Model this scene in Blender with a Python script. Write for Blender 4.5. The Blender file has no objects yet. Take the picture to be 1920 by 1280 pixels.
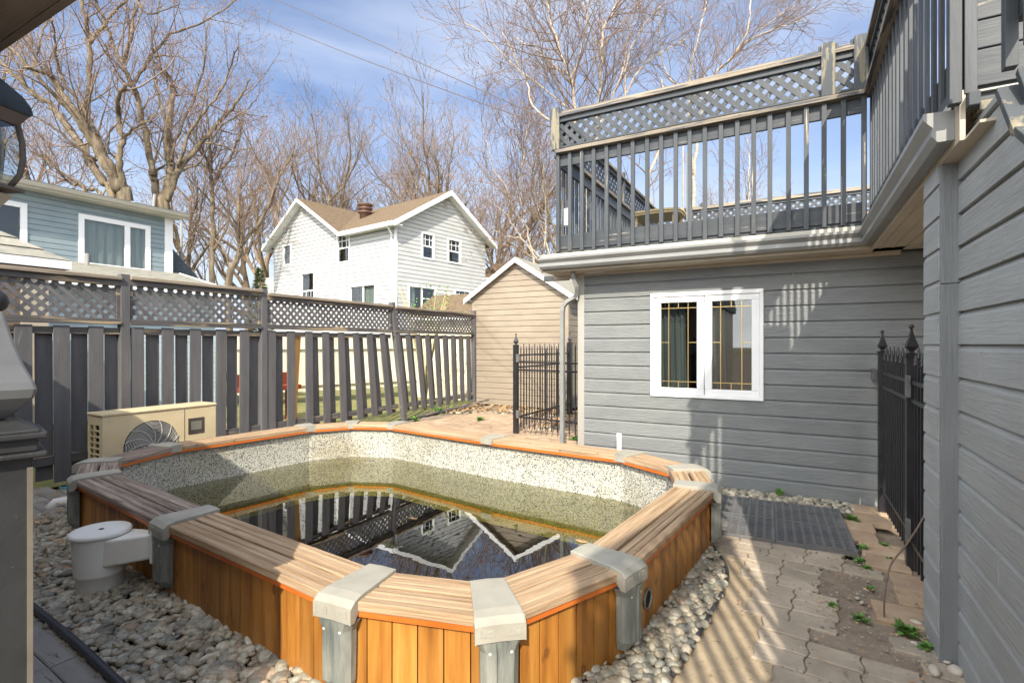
import bpy, math, random
from mathutils import Vector, Matrix
import numpy as np
R=math.radians
scene=bpy.context.scene
# ------------------------------------------------------------------ camera, sky, sun
TH=R(28.75); EYE=1.6; FPX=966.0
cam_data=bpy.data.cameras.new('camera'); cam=bpy.data.objects.new('camera',cam_data)
scene.collection.objects.link(cam); scene.camera=cam
cam.location=(0,0,EYE); cam.rotation_euler=(R(90),0,TH)
cam_data.sensor_width=36; cam_data.lens=FPX/1920*36; cam_data.shift_y=5/1920
cam_data.clip_start=.05; cam_data.clip_end=600
SUN_AZ=(.377,-.926); SUN_EL=R(37.8)
world=bpy.data.worlds.new('World'); scene.world=world; world.use_nodes=True
wn=world.node_tree.nodes; wl=world.node_tree.links; wn.clear()
wo=wn.new('ShaderNodeOutputWorld'); bg=wn.new('ShaderNodeBackground'); sky=wn.new('ShaderNodeTexSky')
sky.sky_type='NISHITA'; sky.sun_disc=False; sky.sun_elevation=SUN_EL; sky.sun_rotation=math.atan2(SUN_AZ[0],SUN_AZ[1])
sky.air_density=1.0; sky.dust_density=.6; sky.ozone_density=1.3
# faint streaks of high cloud
tc=wn.new('ShaderNodeTexCoord'); mp=wn.new('ShaderNodeMapping'); mp.inputs['Scale'].default_value=(1.2,1.2,4.5)
nz=wn.new('ShaderNodeTexNoise'); nz.inputs['Scale'].default_value=1.6; nz.inputs['Detail'].default_value=5; nz.inputs['Distortion'].default_value=.6
rp=wn.new('ShaderNodeValToRGB'); rp.color_ramp.elements[0].position=.36; rp.color_ramp.elements[0].color=(0,0,0,1)
rp.color_ramp.elements[1].position=.74; rp.color_ramp.elements[1].color=(.8,.8,.8,1)
mx=wn.new('ShaderNodeMix'); mx.data_type='RGBA'; mx.inputs[7].default_value=(2.1,2.35,2.9,1)
wl.new(tc.outputs['Generated'],mp.inputs[0]); wl.new(mp.outputs[0],nz.inputs[0]); wl.new(nz.outputs[0],rp.inputs[0])
tint=wn.new('ShaderNodeMix'); tint.data_type='RGBA'; tint.blend_type='MULTIPLY'; tint.inputs[0].default_value=1; tint.inputs[7].default_value=(.44,.445,.49,1)
wl.new(sky.outputs[0],tint.inputs[6]); wl.new(rp.outputs[0],mx.inputs[0]); wl.new(tint.outputs[2],mx.inputs[6])
# unseen bright cloud added to the sky behind the camera, fills the shade
sx=wn.new('ShaderNodeSeparateXYZ'); wl.new(tc.outputs['Generated'],sx.inputs[0]); mr=wn.new('ShaderNodeMapRange'); mr.inputs[1].default_value=.15; mr.inputs[2].default_value=-.6; mr.interpolation_type='SMOOTHSTEP'
wl.new(sx.outputs[1],mr.inputs[0]); nb=wn.new('ShaderNodeTexNoise'); nb.inputs['Scale'].default_value=3; nb.inputs['Detail'].default_value=6; wl.new(tc.outputs['Generated'],nb.inputs[0])
rb=wn.new('ShaderNodeValToRGB'); rb.color_ramp.elements[0].position=.3; rb.color_ramp.elements[1].position=.55; wl.new(nb.outputs[0],rb.inputs[0])
mm=wn.new('ShaderNodeMath'); mm.operation='MULTIPLY'; wl.new(mr.outputs[0],mm.inputs[0]); wl.new(rb.outputs[0],mm.inputs[1])
# pale haze low over the horizon
mh=wn.new('ShaderNodeMapRange'); mh.inputs[1].default_value=.42; mh.inputs[2].default_value=.0; mh.inputs[3].default_value=0; mh.inputs[4].default_value=.85; mh.interpolation_type='SMOOTHSTEP'; wl.new(sx.outputs[2],mh.inputs[0])
m3=wn.new('ShaderNodeMix'); m3.data_type='RGBA'; m3.inputs[7].default_value=(1.95,2.2,2.6,1); wl.new(mh.outputs[0],m3.inputs[0]); wl.new(mx.outputs[2],m3.inputs[6])
m2=wn.new('ShaderNodeMix'); m2.data_type='RGBA'; m2.inputs[7].default_value=(11,11,10.8,1); wl.new(mm.outputs[0],m2.inputs[0]); wl.new(m3.outputs[2],m2.inputs[6]); wl.new(m2.outputs[2],bg.inputs[0])
bg.inputs[1].default_value=.15; wl.new(bg.outputs[0],wo.inputs[0])
sun_data=bpy.data.lights.new('sun','SUN'); sun_data.energy=2.6; sun_data.angle=R(.5); sun_data.color=(1,.91,.77)
sun=bpy.data.objects.new('sun',sun_data); scene.collection.objects.link(sun)
sdir=Vector((SUN_AZ[0]*math.cos(SUN_EL),SUN_AZ[1]*math.cos(SUN_EL),math.sin(SUN_EL)))
sun.rotation_euler=(-sdir).to_track_quat('-Z','Y').to_euler(); sun.location=(3,-8,9)
vs=scene.view_settings; vs.view_transform='Standard'; vs.look='None'; vs.exposure=1.45; vs.gamma=1
rng=random.Random(7)
COL=scene.collection
S_,C_=math.sin(TH),math.cos(TH)
def at(px,py,depth):                       # the world point seen at a pixel of the photo at a given distance
    a=(px-960)/FPX; b=(645-py)/FPX
    return Vector(((-S_+a*C_)*depth,(C_+a*S_)*depth,EYE+b*depth))
# ------------------------------------------------------------------ materials
def new_mat(name):
    m=bpy.data.materials.new(name); m.use_nodes=True; nt=m.node_tree
    return m,nt,nt.nodes,nt.links,nt.nodes['Principled BSDF']
def ramp(n,stops):
    r=n.new('ShaderNodeValToRGB'); e=r.color_ramp.elements
    while len(e)<len(stops): e.new(.5)
    for k,(p,c) in zip(e,stops): k.position=p; k.color=(*c,1) if len(c)==3 else c
    return r
def surf(name,cols,scale=(3,3,3),rough=.6,bump=.15,bscale=None,island=.0,wear=None,wear_scale=(6,6,6),wear_at=.62,detail=6,spec=.3,metal=0,bdist=.01,noise_scale=1.0,dirt=None,coord=None):
    m,nt,n,l,b=new_mat(name)
    tc=n.new('ShaderNodeTexCoord')
    if coord: at_=n.new('ShaderNodeAttribute'); at_.attribute_name=coord; src=at_.outputs['Vector']
    else: src=tc.outputs['Object']
    def noise(sc,ns=1.0,det=detail,dist=0):
        mp=n.new('ShaderNodeMapping'); mp.inputs['Scale'].default_value=sc
        z=n.new('ShaderNodeTexNoise'); z.inputs['Scale'].default_value=ns; z.inputs['Detail'].default_value=det
        z.inputs['Roughness'].default_value=.6; z.inputs['Distortion'].default_value=dist
        l.new(src,mp.inputs[0]); l.new(mp.outputs[0],z.inputs[0]); return z
    z=noise(scale,noise_scale)
    k=len(cols); r=ramp(n,[(.3+.4*i/max(1,k-1),c) for i,c in enumerate(cols)])
    l.new(z.outputs[0],r.inputs[0]); col=r.outputs[0]
    if island:
        g=n.new('ShaderNodeNewGeometry'); hs=n.new('ShaderNodeHueSaturation'); mr=n.new('ShaderNodeMapRange')
        mr.inputs[3].default_value=1-island; mr.inputs[4].default_value=1+island
        l.new(g.outputs['Random Per Island'],mr.inputs[0]); l.new(mr.outputs[0],hs.inputs['Value']); l.new(col,hs.inputs['Color']); col=hs.outputs[0]
    if wear:
        w=noise(wear_scale,1.0,8,.4); wr=ramp(n,[(wear_at,(0,0,0)),(wear_at+.05,(1,1,1))]); l.new(w.outputs[0],wr.inputs[0])
        x=n.new('ShaderNodeMix'); x.data_type='RGBA'; l.new(wr.outputs[0],x.inputs[0]); l.new(col,x.inputs[6]); x.inputs[7].default_value=(*wear,1); col=x.outputs[2]
    if dirt:
        w=noise((1.3,1.3,1.3),1.0,7,.5); wr=ramp(n,[(.45,(0,0,0)),(.75,(.7,.7,.7))]); l.new(w.outputs[0],wr.inputs[0])
        x=n.new('ShaderNodeMix'); x.data_type='RGBA'; l.new(wr.outputs[0],x.inputs[0]); l.new(col,x.inputs[6]); x.inputs[7].default_value=(*dirt,1); col=x.outputs[2]
    l.new(col,b.inputs['Base Color']); b.inputs['Roughness'].default_value=rough; b.inputs['Metallic'].default_value=metal
    b.inputs['Specular IOR Level'].default_value=spec
    if bump:
        z2=noise(bscale or tuple(s*5 for s in scale),1.0,8)
        bp=n.new('ShaderNodeBump'); bp.inputs['Strength'].default_value=bump; bp.inputs['Distance'].default_value=bdist
        l.new(z2.outputs[0],bp.inputs['Height']); l.new(bp.outputs[0],b.inputs['Normal'])
    return m
def ax(a,lo,hi): return tuple(lo if c==a else hi for c in 'xyz')
MT={}
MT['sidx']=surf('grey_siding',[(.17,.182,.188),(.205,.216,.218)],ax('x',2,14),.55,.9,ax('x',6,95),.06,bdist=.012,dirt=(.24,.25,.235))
MT['sidy']=surf('grey_siding_brightened',[(.28,.303,.312),(.34,.362,.368)],ax('y',2,14),.55,.65,ax('y',5,70),.05,bdist=.01,dirt=(.25,.255,.245))  # same grey paint, brightened to stand for sky light on these faces
MT['trim']=surf('grey_trim_boards',[(.165,.178,.19),(.205,.217,.225)],ax('z',2,16),.55,.9,ax('z',5,80),.04,bdist=.006)
MT['trim_light']=surf('taupe_corner_trim',[(.3,.29,.26),(.36,.35,.32)],(2,2,1),.5,.05)
MT['deckz']=surf('dark_slate_paint_upright',[(.045,.052,.06),(.075,.083,.092)],ax('z',2,14),.5,.35,ax('z',6,90),.14,wear=(.42,.36,.27),wear_scale=ax('z',1.2,26),wear_at=.66,bdist=.004)
MT['deckx']=surf('dark_slate_paint_board',[(.042,.049,.057),(.072,.08,.089)],ax('x',2,14),.5,.35,ax('x',6,90),.1,wear=(.36,.31,.24),wear_scale=ax('x',1.5,30),wear_at=.63,bdist=.004)
MT['weax']=surf('peeling_weathered_wood_x',[(.11,.1,.09),(.26,.22,.17),(.36,.31,.235)],ax('x',1.2,40),.75,.9,ax('x',6,110),.1,wear=(.085,.09,.1),wear_scale=ax('x',1.6,28),wear_at=.52,bdist=.006)
MT['weay']=surf('peeling_weathered_wood_y',[(.11,.1,.09),(.26,.22,.17),(.36,.31,.235)],ax('y',1.2,40),.75,.9,ax('y',6,110),.1,wear=(.085,.09,.1),wear_scale=ax('y',1.6,28),wear_at=.5,bdist=.006)
MT['weaz']=surf('peeling_weathered_wood_post',[(.13,.12,.095),(.3,.265,.19)],ax('z',1.2,26),.75,.6,ax('z',6,90),.1,wear=(.07,.078,.086),wear_scale=ax('z',2.2,11),wear_at=.45,bdist=.006)
MT['fence']=surf('dark_stained_fence_wood',[(.1,.098,.104),(.145,.142,.147)],ax('z',1.5,9),.75,.6,ax('z',6,80),.22,wear=(.22,.2,.18),wear_scale=ax('z',3,24),wear_at=.66,bdist=.005)
MT['fency']=surf('dark_stained_fence_rail',[(.075,.073,.076),(.13,.12,.115)],ax('y',1.5,12),.75,.6,ax('y',6,80),.1,wear=(.33,.26,.17),wear_scale=ax('y',1.2,20),wear_at=.55,bdist=.005)
MT['fcap']=surf('weathered_fence_cap',[(.12,.11,.1),(.3,.25,.19),(.4,.33,.25)],ax('y',1.2,20),.8,.6,ax('y',6,80),.1,bdist=.005)
MT['newboard']=surf('bare_cedar_board',[(.5,.26,.08),(.62,.36,.13)],ax('z',2,12),.7,.4,ax('z',6,60))
MT['panel']=surf('orange_stained_pool_boards',[(.15,.055,.01),(.29,.115,.019),(.38,.165,.03),(.45,.22,.055)],ax('z',1.1,13),.42,.45,ax('z',5,90),.28,wear=(.12,.045,.016),wear_scale=ax('z',3.2,13),wear_at=.66,bdist=.004,spec=.4)
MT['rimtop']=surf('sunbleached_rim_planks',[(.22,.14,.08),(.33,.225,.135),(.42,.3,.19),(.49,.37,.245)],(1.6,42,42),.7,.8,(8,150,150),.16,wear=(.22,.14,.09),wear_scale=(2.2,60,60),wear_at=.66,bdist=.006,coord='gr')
MT['rimgrey']=surf('shaded_grey_rim_planks',[(.1,.075,.06),(.27,.21,.17),(.42,.35,.29)],(1.6,42,42),.75,.8,(8,150,150),.16,wear=(.12,.085,.065),wear_scale=(2.2,60,60),wear_at=.58,bdist=.006,coord='gr')  # rim planks again, house shade put into a darker, greyer colour
MT['rimedge']=surf('orange_rim_edge',[(.42,.14,.035),(.58,.24,.08)],(4,4,20),.5,.4,(10,10,90),.08,wear=(.5,.35,.24),wear_scale=(4,4,40),wear_at=.62)
MT['strip']=surf('orange_under_strip',[(.45,.1,.012),(.58,.16,.03)],(4,4,20),.4,.1)
MT['cap']=surf('faded_grey_plastic_cap',[(.29,.275,.23),(.39,.37,.31)],(6,6,6),.5,.12,(90,90,90),.05,dirt=(.3,.3,.27),wear=(.27,.26,.23),wear_scale=(20,20,20),wear_at=.7)
MT['upr']=surf('weathered_grey_plastic_upright',[(.09,.105,.1),(.19,.2,.18),(.29,.29,.255)],(14,14,3),.42,.1,(60,60,8),.05)
MT['white']=surf('white_vinyl',[(.78,.79,.8),(.84,.85,.85)],(3,3,3),.4,.03)
MT['wsid']=surf('white_house_siding',[(.44,.45,.46),(.5,.51,.515)],(1,1,4),.5,.03,dirt=(.4,.4,.39))
MT['beige']=surf('beige_metal_cabinet',[(.6,.49,.3),(.68,.57,.37)],(4,4,4),.4,.05,dirt=(.5,.42,.27))
MT['pvc']=surf('cream_plastic',[(.8,.79,.73),(.86,.85,.8)],(6,6,6),.4,.05,dirt=(.66,.62,.53))
MT['taupe']=surf('taupe_vinyl_siding',[(.28,.235,.18),(.33,.28,.215)],(2,2,6),.5,.05,dirt=(.24,.19,.15))
MT['blue']=surf('blue_lap_siding',[(.2,.255,.28),(.25,.31,.335)],(2,2,6),.5,.1)
MT['gutter']=surf('grey_aluminium_gutter',[(.2,.205,.2),(.26,.265,.255)],(2,2,6),.35,.03,spec=.5,dirt=(.17,.17,.165))
MT['gutterlip']=surf('pale_drip_edge',[(.42,.4,.34),(.52,.49,.42)],(2,2,6),.4,.05)
MT['soffit']=surf('beige_vinyl_soffit',[(.42,.37,.29),(.5,.44,.35)],(2,2,6),.5,.05)
MT['iron']=surf('black_powder_coat',[(.012,.012,.014),(.022,.022,.026)],(9,9,9),.32,.05,(80,80,80),spec=.6)
MT['ironclose']=surf('scratched_black_metal',[(.022,.023,.024),(.04,.041,.043)],(5,5,5),.5,.15,(90,90,90),wear=(.26,.25,.22),wear_scale=(60,60,45),wear_at=.7,spec=.35)
MT['glass_dark']=None
MT['shin_brown']=surf('brown_roof_shingles',[(.085,.06,.038),(.2,.145,.09)],(9,9,22),.9,.6,(60,60,60),.1)
MT['shin_grey']=surf('grey_roof_shingles',[(.2,.2,.17),(.33,.31,.26)],(6,6,6),.9,.6,(60,60,60),.15)
MT['shin_dark']=surf('dark_blue_roof_shingles',[(.05,.065,.08),(.09,.11,.13)],(6,6,12),.9,.6,(60,60,60),.15)
MT['darkvoid']=surf('dark_interior',[(.012,.012,.014),(.02,.02,.022)],(3,3,3),.9,0)
MT['curtain']=surf('pale_curtain',[(.34,.35,.32),(.52,.53,.48)],(14,14,1),.9,.2,(30,30,2))
MT['sheer']=surf('dim_sheer_curtain',[(.12,.125,.12),(.2,.205,.195)],(14,14,1),.9,.2,(30,30,2))
MT['brass']=surf('brass_came',[(.55,.4,.16),(.65,.5,.24)],(8,8,8),.3,0,metal=.8)
MT['bark']=surf('maple_bark',[(.06,.047,.033),(.15,.12,.082),(.26,.21,.145)],(6,6,1.6),.9,.9,(30,30,6),bdist=.03)
MT['twigdark']=surf('purple_brown_twigs',[(.15,.115,.09),(.25,.195,.155)],(3,3,3),.9,0)
MT['bark2']=surf('grey_brown_bark',[(.11,.08,.055),(.24,.175,.12)],(6,6,2),.9,.6,(20,20,6),bdist=.03)
MT['twig']=surf('reddish_twigs',[(.14,.1,.08),(.25,.185,.145)],(3,3,3),.9,0)
MT['bud']=surf('red_maple_buds',[(.27,.14,.1),(.38,.23,.16)],(3,3,3),.9,0)
MT['birch']=surf('birch_bark',[(.26,.21,.16),(.5,.44,.36)],(2,2,9),.8,.4,(6,6,60),wear=(.1,.08,.07),wear_scale=(5,5,16),wear_at=.66)
MT['under']=surf('shade_dark_soil',[(.02,.016,.013),(.045,.036,.03)],(8,8,8),.95,.5,(60,60,60))  # soil darkened to stand for the shade seen through the mat holes
MT['hingem']=surf('dull_grey_hinge',[(.09,.09,.09),(.14,.14,.14)],(9,9,9),.4,.1)
MT['stripm']=surf('tan_post_edge',[(.13,.115,.09),(.19,.17,.135)],(5,5,5),.4)  # narrow tan strip down the right edge of the post
MT['rubber']=surf('black_rubber_mat',[(.1,.104,.112),(.16,.164,.172)],(5,5,5),.6,.2,(80,80,80),dirt=(.16,.14,.12))
MT['pipe']=surf('black_poly_pipe',[(.03,.033,.038),(.055,.058,.066)],(8,8,8),.4,.1,dirt=(.12,.11,.1))
MT['leaf']=surf('fresh_green_leaf',[(.07,.17,.035),(.15,.27,.06)],(20,20,20),.6,.1,island=.25)
MT['dryleaf']=surf('dry_brown_leaf',[(.3,.16,.08),(.52,.36,.2)],(20,20,20),.8,.1,island=.3)
MT['lawn']=surf('spring_lawn',[(.1,.13,.04),(.2,.2,.07),(.3,.24,.12)],(2.5,2.5,2.5),.95,.8,(40,40,40))
MT['dirt']=surf('packed_dirt',[(.2,.155,.115),(.33,.265,.2)],(5,5,5),.95,.8,(60,60,60),wear=(.38,.31,.24),wear_scale=(40,40,40),wear_at=.6)
MT['sand']=surf('sandy_soil',[(.34,.26,.17),(.5,.4,.27)],(6,6,6),.95,.7,(70,70,70),wear=(.25,.19,.13),wear_scale=(25,25,25),wear_at=.62)
MT['paver']=surf('worn_concrete_pavers',[(.34,.285,.22),(.47,.4,.31)],(7,7,7),.85,.7,(70,70,70),.13,dirt=(.24,.195,.15),wear=(.2,.165,.13),wear_scale=(38,38,38),wear_at=.62,bdist=.006)
MT['pavtan']=surf('tan_rough_bricks',[(.36,.25,.16),(.48,.36,.25)],(6,6,6),.9,.8,(50,50,50),.15,dirt=(.28,.2,.14),bdist=.01)
MT['pavgrey']=surf('grey_weathered_slabs',[(.25,.23,.205),(.38,.35,.31)],(2.2,14,8),.85,.7,(10,80,80),.14,wear=(.14,.12,.1),wear_scale=(3,22,22),wear_at=.62,bdist=.006)
MT['stone']=surf('river_stone',[(.36,.32,.26),(.5,.45,.38)],(14,14,14),.6,.3,(90,90,90),.25)
MT['yellow']=surf('yellowed_plastic',[(.6,.45,.22),(.7,.56,.32)],(3,3,3),.5,.05)
MT['creamboard']=surf('cream_fence_boards',[(.5,.47,.36),(.66,.62,.5)],ax('z',2,8),.8,.3,ax('z',6,50),.15)
MT['redwood']=surf('red_stained_wood',[(.2,.04,.02),(.28,.06,.03)],(5,5,5),.6,.2)
MT['valve']=surf('blue_plastic_handle',[(.03,.3,.42),(.05,.38,.5)],(5,5,5),.4,.05)
MT['cable']=surf('brown_cable',[(.09,.065,.055),(.14,.11,.09)],(5,5,5),.5,0)
MT['wire']=surf('grey_cable',[(.2,.19,.18),(.28,.27,.26)],(5,5,5),.5,0)
MT['darkmetal']=surf('dark_fan_cavity',[(.03,.028,.025),(.06,.055,.05)],(6,6,6),.6,.1)
MT['steel']=surf('grey_wire_guard',[(.55,.55,.52),(.62,.62,.58)],(6,6,6),.4,0)
MT['inwall']=surf('room_wall',[(.03,.03,.03),(.05,.05,.05)],(1,1,1),.9,0)
def schlick(n,l,f0,bump=None):
    g=n.new('ShaderNodeNewGeometry'); d=n.new('ShaderNodeVectorMath'); d.operation='DOT_PRODUCT'; l.new(g.outputs['Incoming'],d.inputs[0]); l.new(bump if bump else g.outputs['Normal'],d.inputs[1])
    a=n.new('ShaderNodeMath'); a.operation='ABSOLUTE'; l.new(d.outputs['Value'],a.inputs[0]); b=n.new('ShaderNodeMath'); b.operation='SUBTRACT'; b.inputs[0].default_value=1; l.new(a.outputs[0],b.inputs[1])
    p=n.new('ShaderNodeMath'); p.operation='POWER'; p.inputs[1].default_value=4.6; l.new(b.outputs[0],p.inputs[0]); q=n.new('ShaderNodeMath'); q.operation='MULTIPLY_ADD'; q.inputs[1].default_value=1-f0; q.inputs[2].default_value=f0; l.new(p.outputs[0],q.inputs[0]); return q
def glass(name,tint=(.02,.025,.03),tr=.5,ior=1.5):
    m,nt,n,l,b=new_mat(name); n.remove(b); o=n['Material Output']
    g=n.new('ShaderNodeBsdfGlossy'); g.inputs['Roughness'].default_value=.015; t=n.new('ShaderNodeBsdfTransparent'); t.inputs[0].default_value=(*tint,1)
    f=schlick(n,l,((ior-1)/(ior+1))**2); x=n.new('ShaderNodeMixShader')
    l.new(f.outputs[0],x.inputs[0]); l.new(t.outputs[0],x.inputs[1]); l.new(g.outputs[0],x.inputs[2]); l.new(x.outputs[0],o.inputs[0]); return m
MT['glasslan']=glass('lantern_glass',(.9,.95,.97),ior=2.3)
MT['glass']=glass('window_glass',(.75,.8,.8),ior=1.9)
def water_mat():
    m,nt,n,l,b=new_mat('murky_pool_water'); n.remove(b); o=n['Material Output']
    g=n.new('ShaderNodeBsdfGlossy'); g.inputs['Roughness'].default_value=.004; t=n.new('ShaderNodeBsdfTransparent'); t.inputs[0].default_value=(.7,.68,.4,1)
    f=schlick(n,l,.19); x=n.new('ShaderNodeMixShader')
    tc=n.new('ShaderNodeTexCoord'); z=n.new('ShaderNodeTexNoise'); z.inputs['Scale'].default_value=5; z.inputs['Detail'].default_value=2
    bp=n.new('ShaderNodeBump'); bp.inputs['Strength'].default_value=.035; bp.inputs['Distance'].default_value=.01
    l.new(tc.outputs['Object'],z.inputs[0]); l.new(z.outputs[0],bp.inputs['Height']); l.new(bp.outputs[0],g.inputs['Normal'])
    l.new(f.outputs[0],x.inputs[0]); l.new(t.outputs[0],x.inputs[1]); l.new(g.outputs[0],x.inputs[2]); l.new(x.outputs[0],o.inputs[0]); return m
MT['water']=water_mat()
def liner_mat():
    m,nt,n,l,b=new_mat('speckled_pool_liner')
    tc=n.new('ShaderNodeTexCoord'); v=n.new('ShaderNodeTexVoronoi'); v.inputs['Scale'].default_value=115; v.inputs['Randomness'].default_value=1
    nz=n.new('ShaderNodeTexNoise'); nz.inputs['Scale'].default_value=60
    add=n.new('ShaderNodeVectorMath'); add.operation='ADD'; sc=n.new('ShaderNodeVectorMath'); sc.operation='SCALE'; sc.inputs[3].default_value=.02
    l.new(nz.outputs[1],sc.inputs[0]); l.new(tc.outputs['Object'],add.inputs[0]); l.new(sc.outputs[0],add.inputs[1]); l.new(add.outputs[0],v.inputs[0])
    sp=n.new('ShaderNodeSeparateColor'); l.new(v.outputs['Color'],sp.inputs[0])
    r=ramp(n,[(0,(.03,.04,.045)),(.2,(.1,.12,.12)),(.32,(.36,.36,.31)),(1,(.62,.6,.52))]); l.new(sp.outputs[0],r.inputs[0])
    # olive scum band at and below the water line, brownish stain above
    sx=n.new('ShaderNodeSeparateXYZ'); l.new(tc.outputs['Object'],sx.inputs[0])
    z=n.new('ShaderNodeTexNoise'); z.inputs['Scale'].default_value=2.5; z.inputs['Detail'].default_value=6; l.new(tc.outputs['Object'],z.inputs[0])
    ma=n.new('ShaderNodeMath'); ma.operation='MULTIPLY_ADD'; ma.inputs[1].default_value=-.08; l.new(z.outputs[0],ma.inputs[0]); l.new(sx.outputs[2],ma.inputs[2])
    mr=n.new('ShaderNodeMapRange'); mr.inputs[1].default_value=.0; mr.inputs[2].default_value=-.06; l.new(ma.outputs[0],mr.inputs[0])
    x=n.new('ShaderNodeMix'); x.data_type='RGBA'; x.blend_type='MULTIPLY'; l.new(mr.outputs[0],x.inputs[0]); l.new(r.outputs[0],x.inputs[6]); x.inputs[7].default_value=(.72,.72,.38,1)
    z2=n.new('ShaderNodeTexNoise'); z2.inputs['Scale'].default_value=1.1; z2.inputs['Detail'].default_value=8; l.new(tc.outputs['Object'],z2.inputs[0])
    r2=ramp(n,[(.5,(1,1,1)),(.72,(.72,.66,.55))]); l.new(z2.outputs[0],r2.inputs[0])
    y=n.new('ShaderNodeMix'); y.data_type='RGBA'; y.blend_type='MULTIPLY'; y.inputs[0].default_value=1; l.new(x.outputs[2],y.inputs[6]); l.new(r2.outputs[0],y.inputs[7])
    l.new(y.outputs[2],b.inputs['Base Color']); b.inputs['Roughness'].default_value=.5; return m
MT['liner']=liner_mat()
def pebble_mat():
    m,nt,n,l,b=new_mat('mixed_river_pebbles')
    g=n.new('ShaderNodeNewGeometry'); r=ramp(n,[(0,(.17,.165,.145)),(.15,(.36,.335,.27)),(.32,(.28,.245,.185)),(.45,(.49,.46,.385)),(.6,(.3,.3,.26)),(.74,(.36,.28,.205)),(.86,(.58,.56,.48)),(1,(.2,.215,.2))])
    l.new(g.outputs['Random Per Island'],r.inputs[0])
    tc=n.new('ShaderNodeTexCoord'); z=n.new('ShaderNodeTexNoise'); z.inputs['Scale'].default_value=60; z.inputs['Detail'].default_value=5; l.new(tc.outputs['Object'],z.inputs[0])
    r2=ramp(n,[(.3,(.62,.6,.56)),(.7,(1.15,1.12,1.05))]); l.new(z.outputs[0],r2.inputs[0])
    x=n.new('ShaderNodeMix'); x.data_type='RGBA'; x.blend_type='MULTIPLY'; x.inputs[0].default_value=1; l.new(r.outputs[0],x.inputs[6]); l.new(r2.outputs[0],x.inputs[7])
    l.new(x.outputs[2],b.inputs['Base Color']); b.inputs['Roughness'].default_value=.55; return m
MT['pebble']=pebble_mat()
def add_knots(m,scale,amt,col):
    nt=m.node_tree; n=nt.nodes; l=nt.links; b=n['Principled BSDF']; src=b.inputs['Base Color'].links[0].from_socket
    tc=n.new('ShaderNodeTexCoord'); mp=n.new('ShaderNodeMapping'); mp.inputs['Scale'].default_value=scale; v=n.new('ShaderNodeTexVoronoi'); v.inputs['Scale'].default_value=1
    nz=n.new('ShaderNodeTexNoise'); nz.inputs['Scale'].default_value=30; ad=n.new('ShaderNodeMath'); ad.operation='MULTIPLY_ADD'; ad.inputs[1].default_value=.09
    l.new(tc.outputs['Object'],mp.inputs[0]); l.new(mp.outputs[0],v.inputs[0]); l.new(tc.outputs['Object'],nz.inputs[0]); l.new(nz.outputs[0],ad.inputs[0]); l.new(v.outputs['Distance'],ad.inputs[2])
    r=ramp(n,[(0,(1,1,1)),(amt*.55,(.3,.3,.3)),(amt*.8,(.9,.9,.9)),(amt*1.15,(0,0,0))]); l.new(ad.outputs[0],r.inputs[0])
    x=n.new('ShaderNodeMix'); x.data_type='RGBA'; l.new(r.outputs[0],x.inputs[0]); l.new(src,x.inputs[6]); x.inputs[7].default_value=(*col,1); l.new(x.outputs[2],b.inputs['Base Color'])
add_knots(MT['panel'],(5.5,5.5,3.6),.15,(.14,.045,.012)); add_knots(MT['rimtop'],(4.5,4.5,4.5),.12,(.2,.11,.055)); add_knots(MT['rimgrey'],(4.5,4.5,4.5),.12,(.09,.06,.04))
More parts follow.
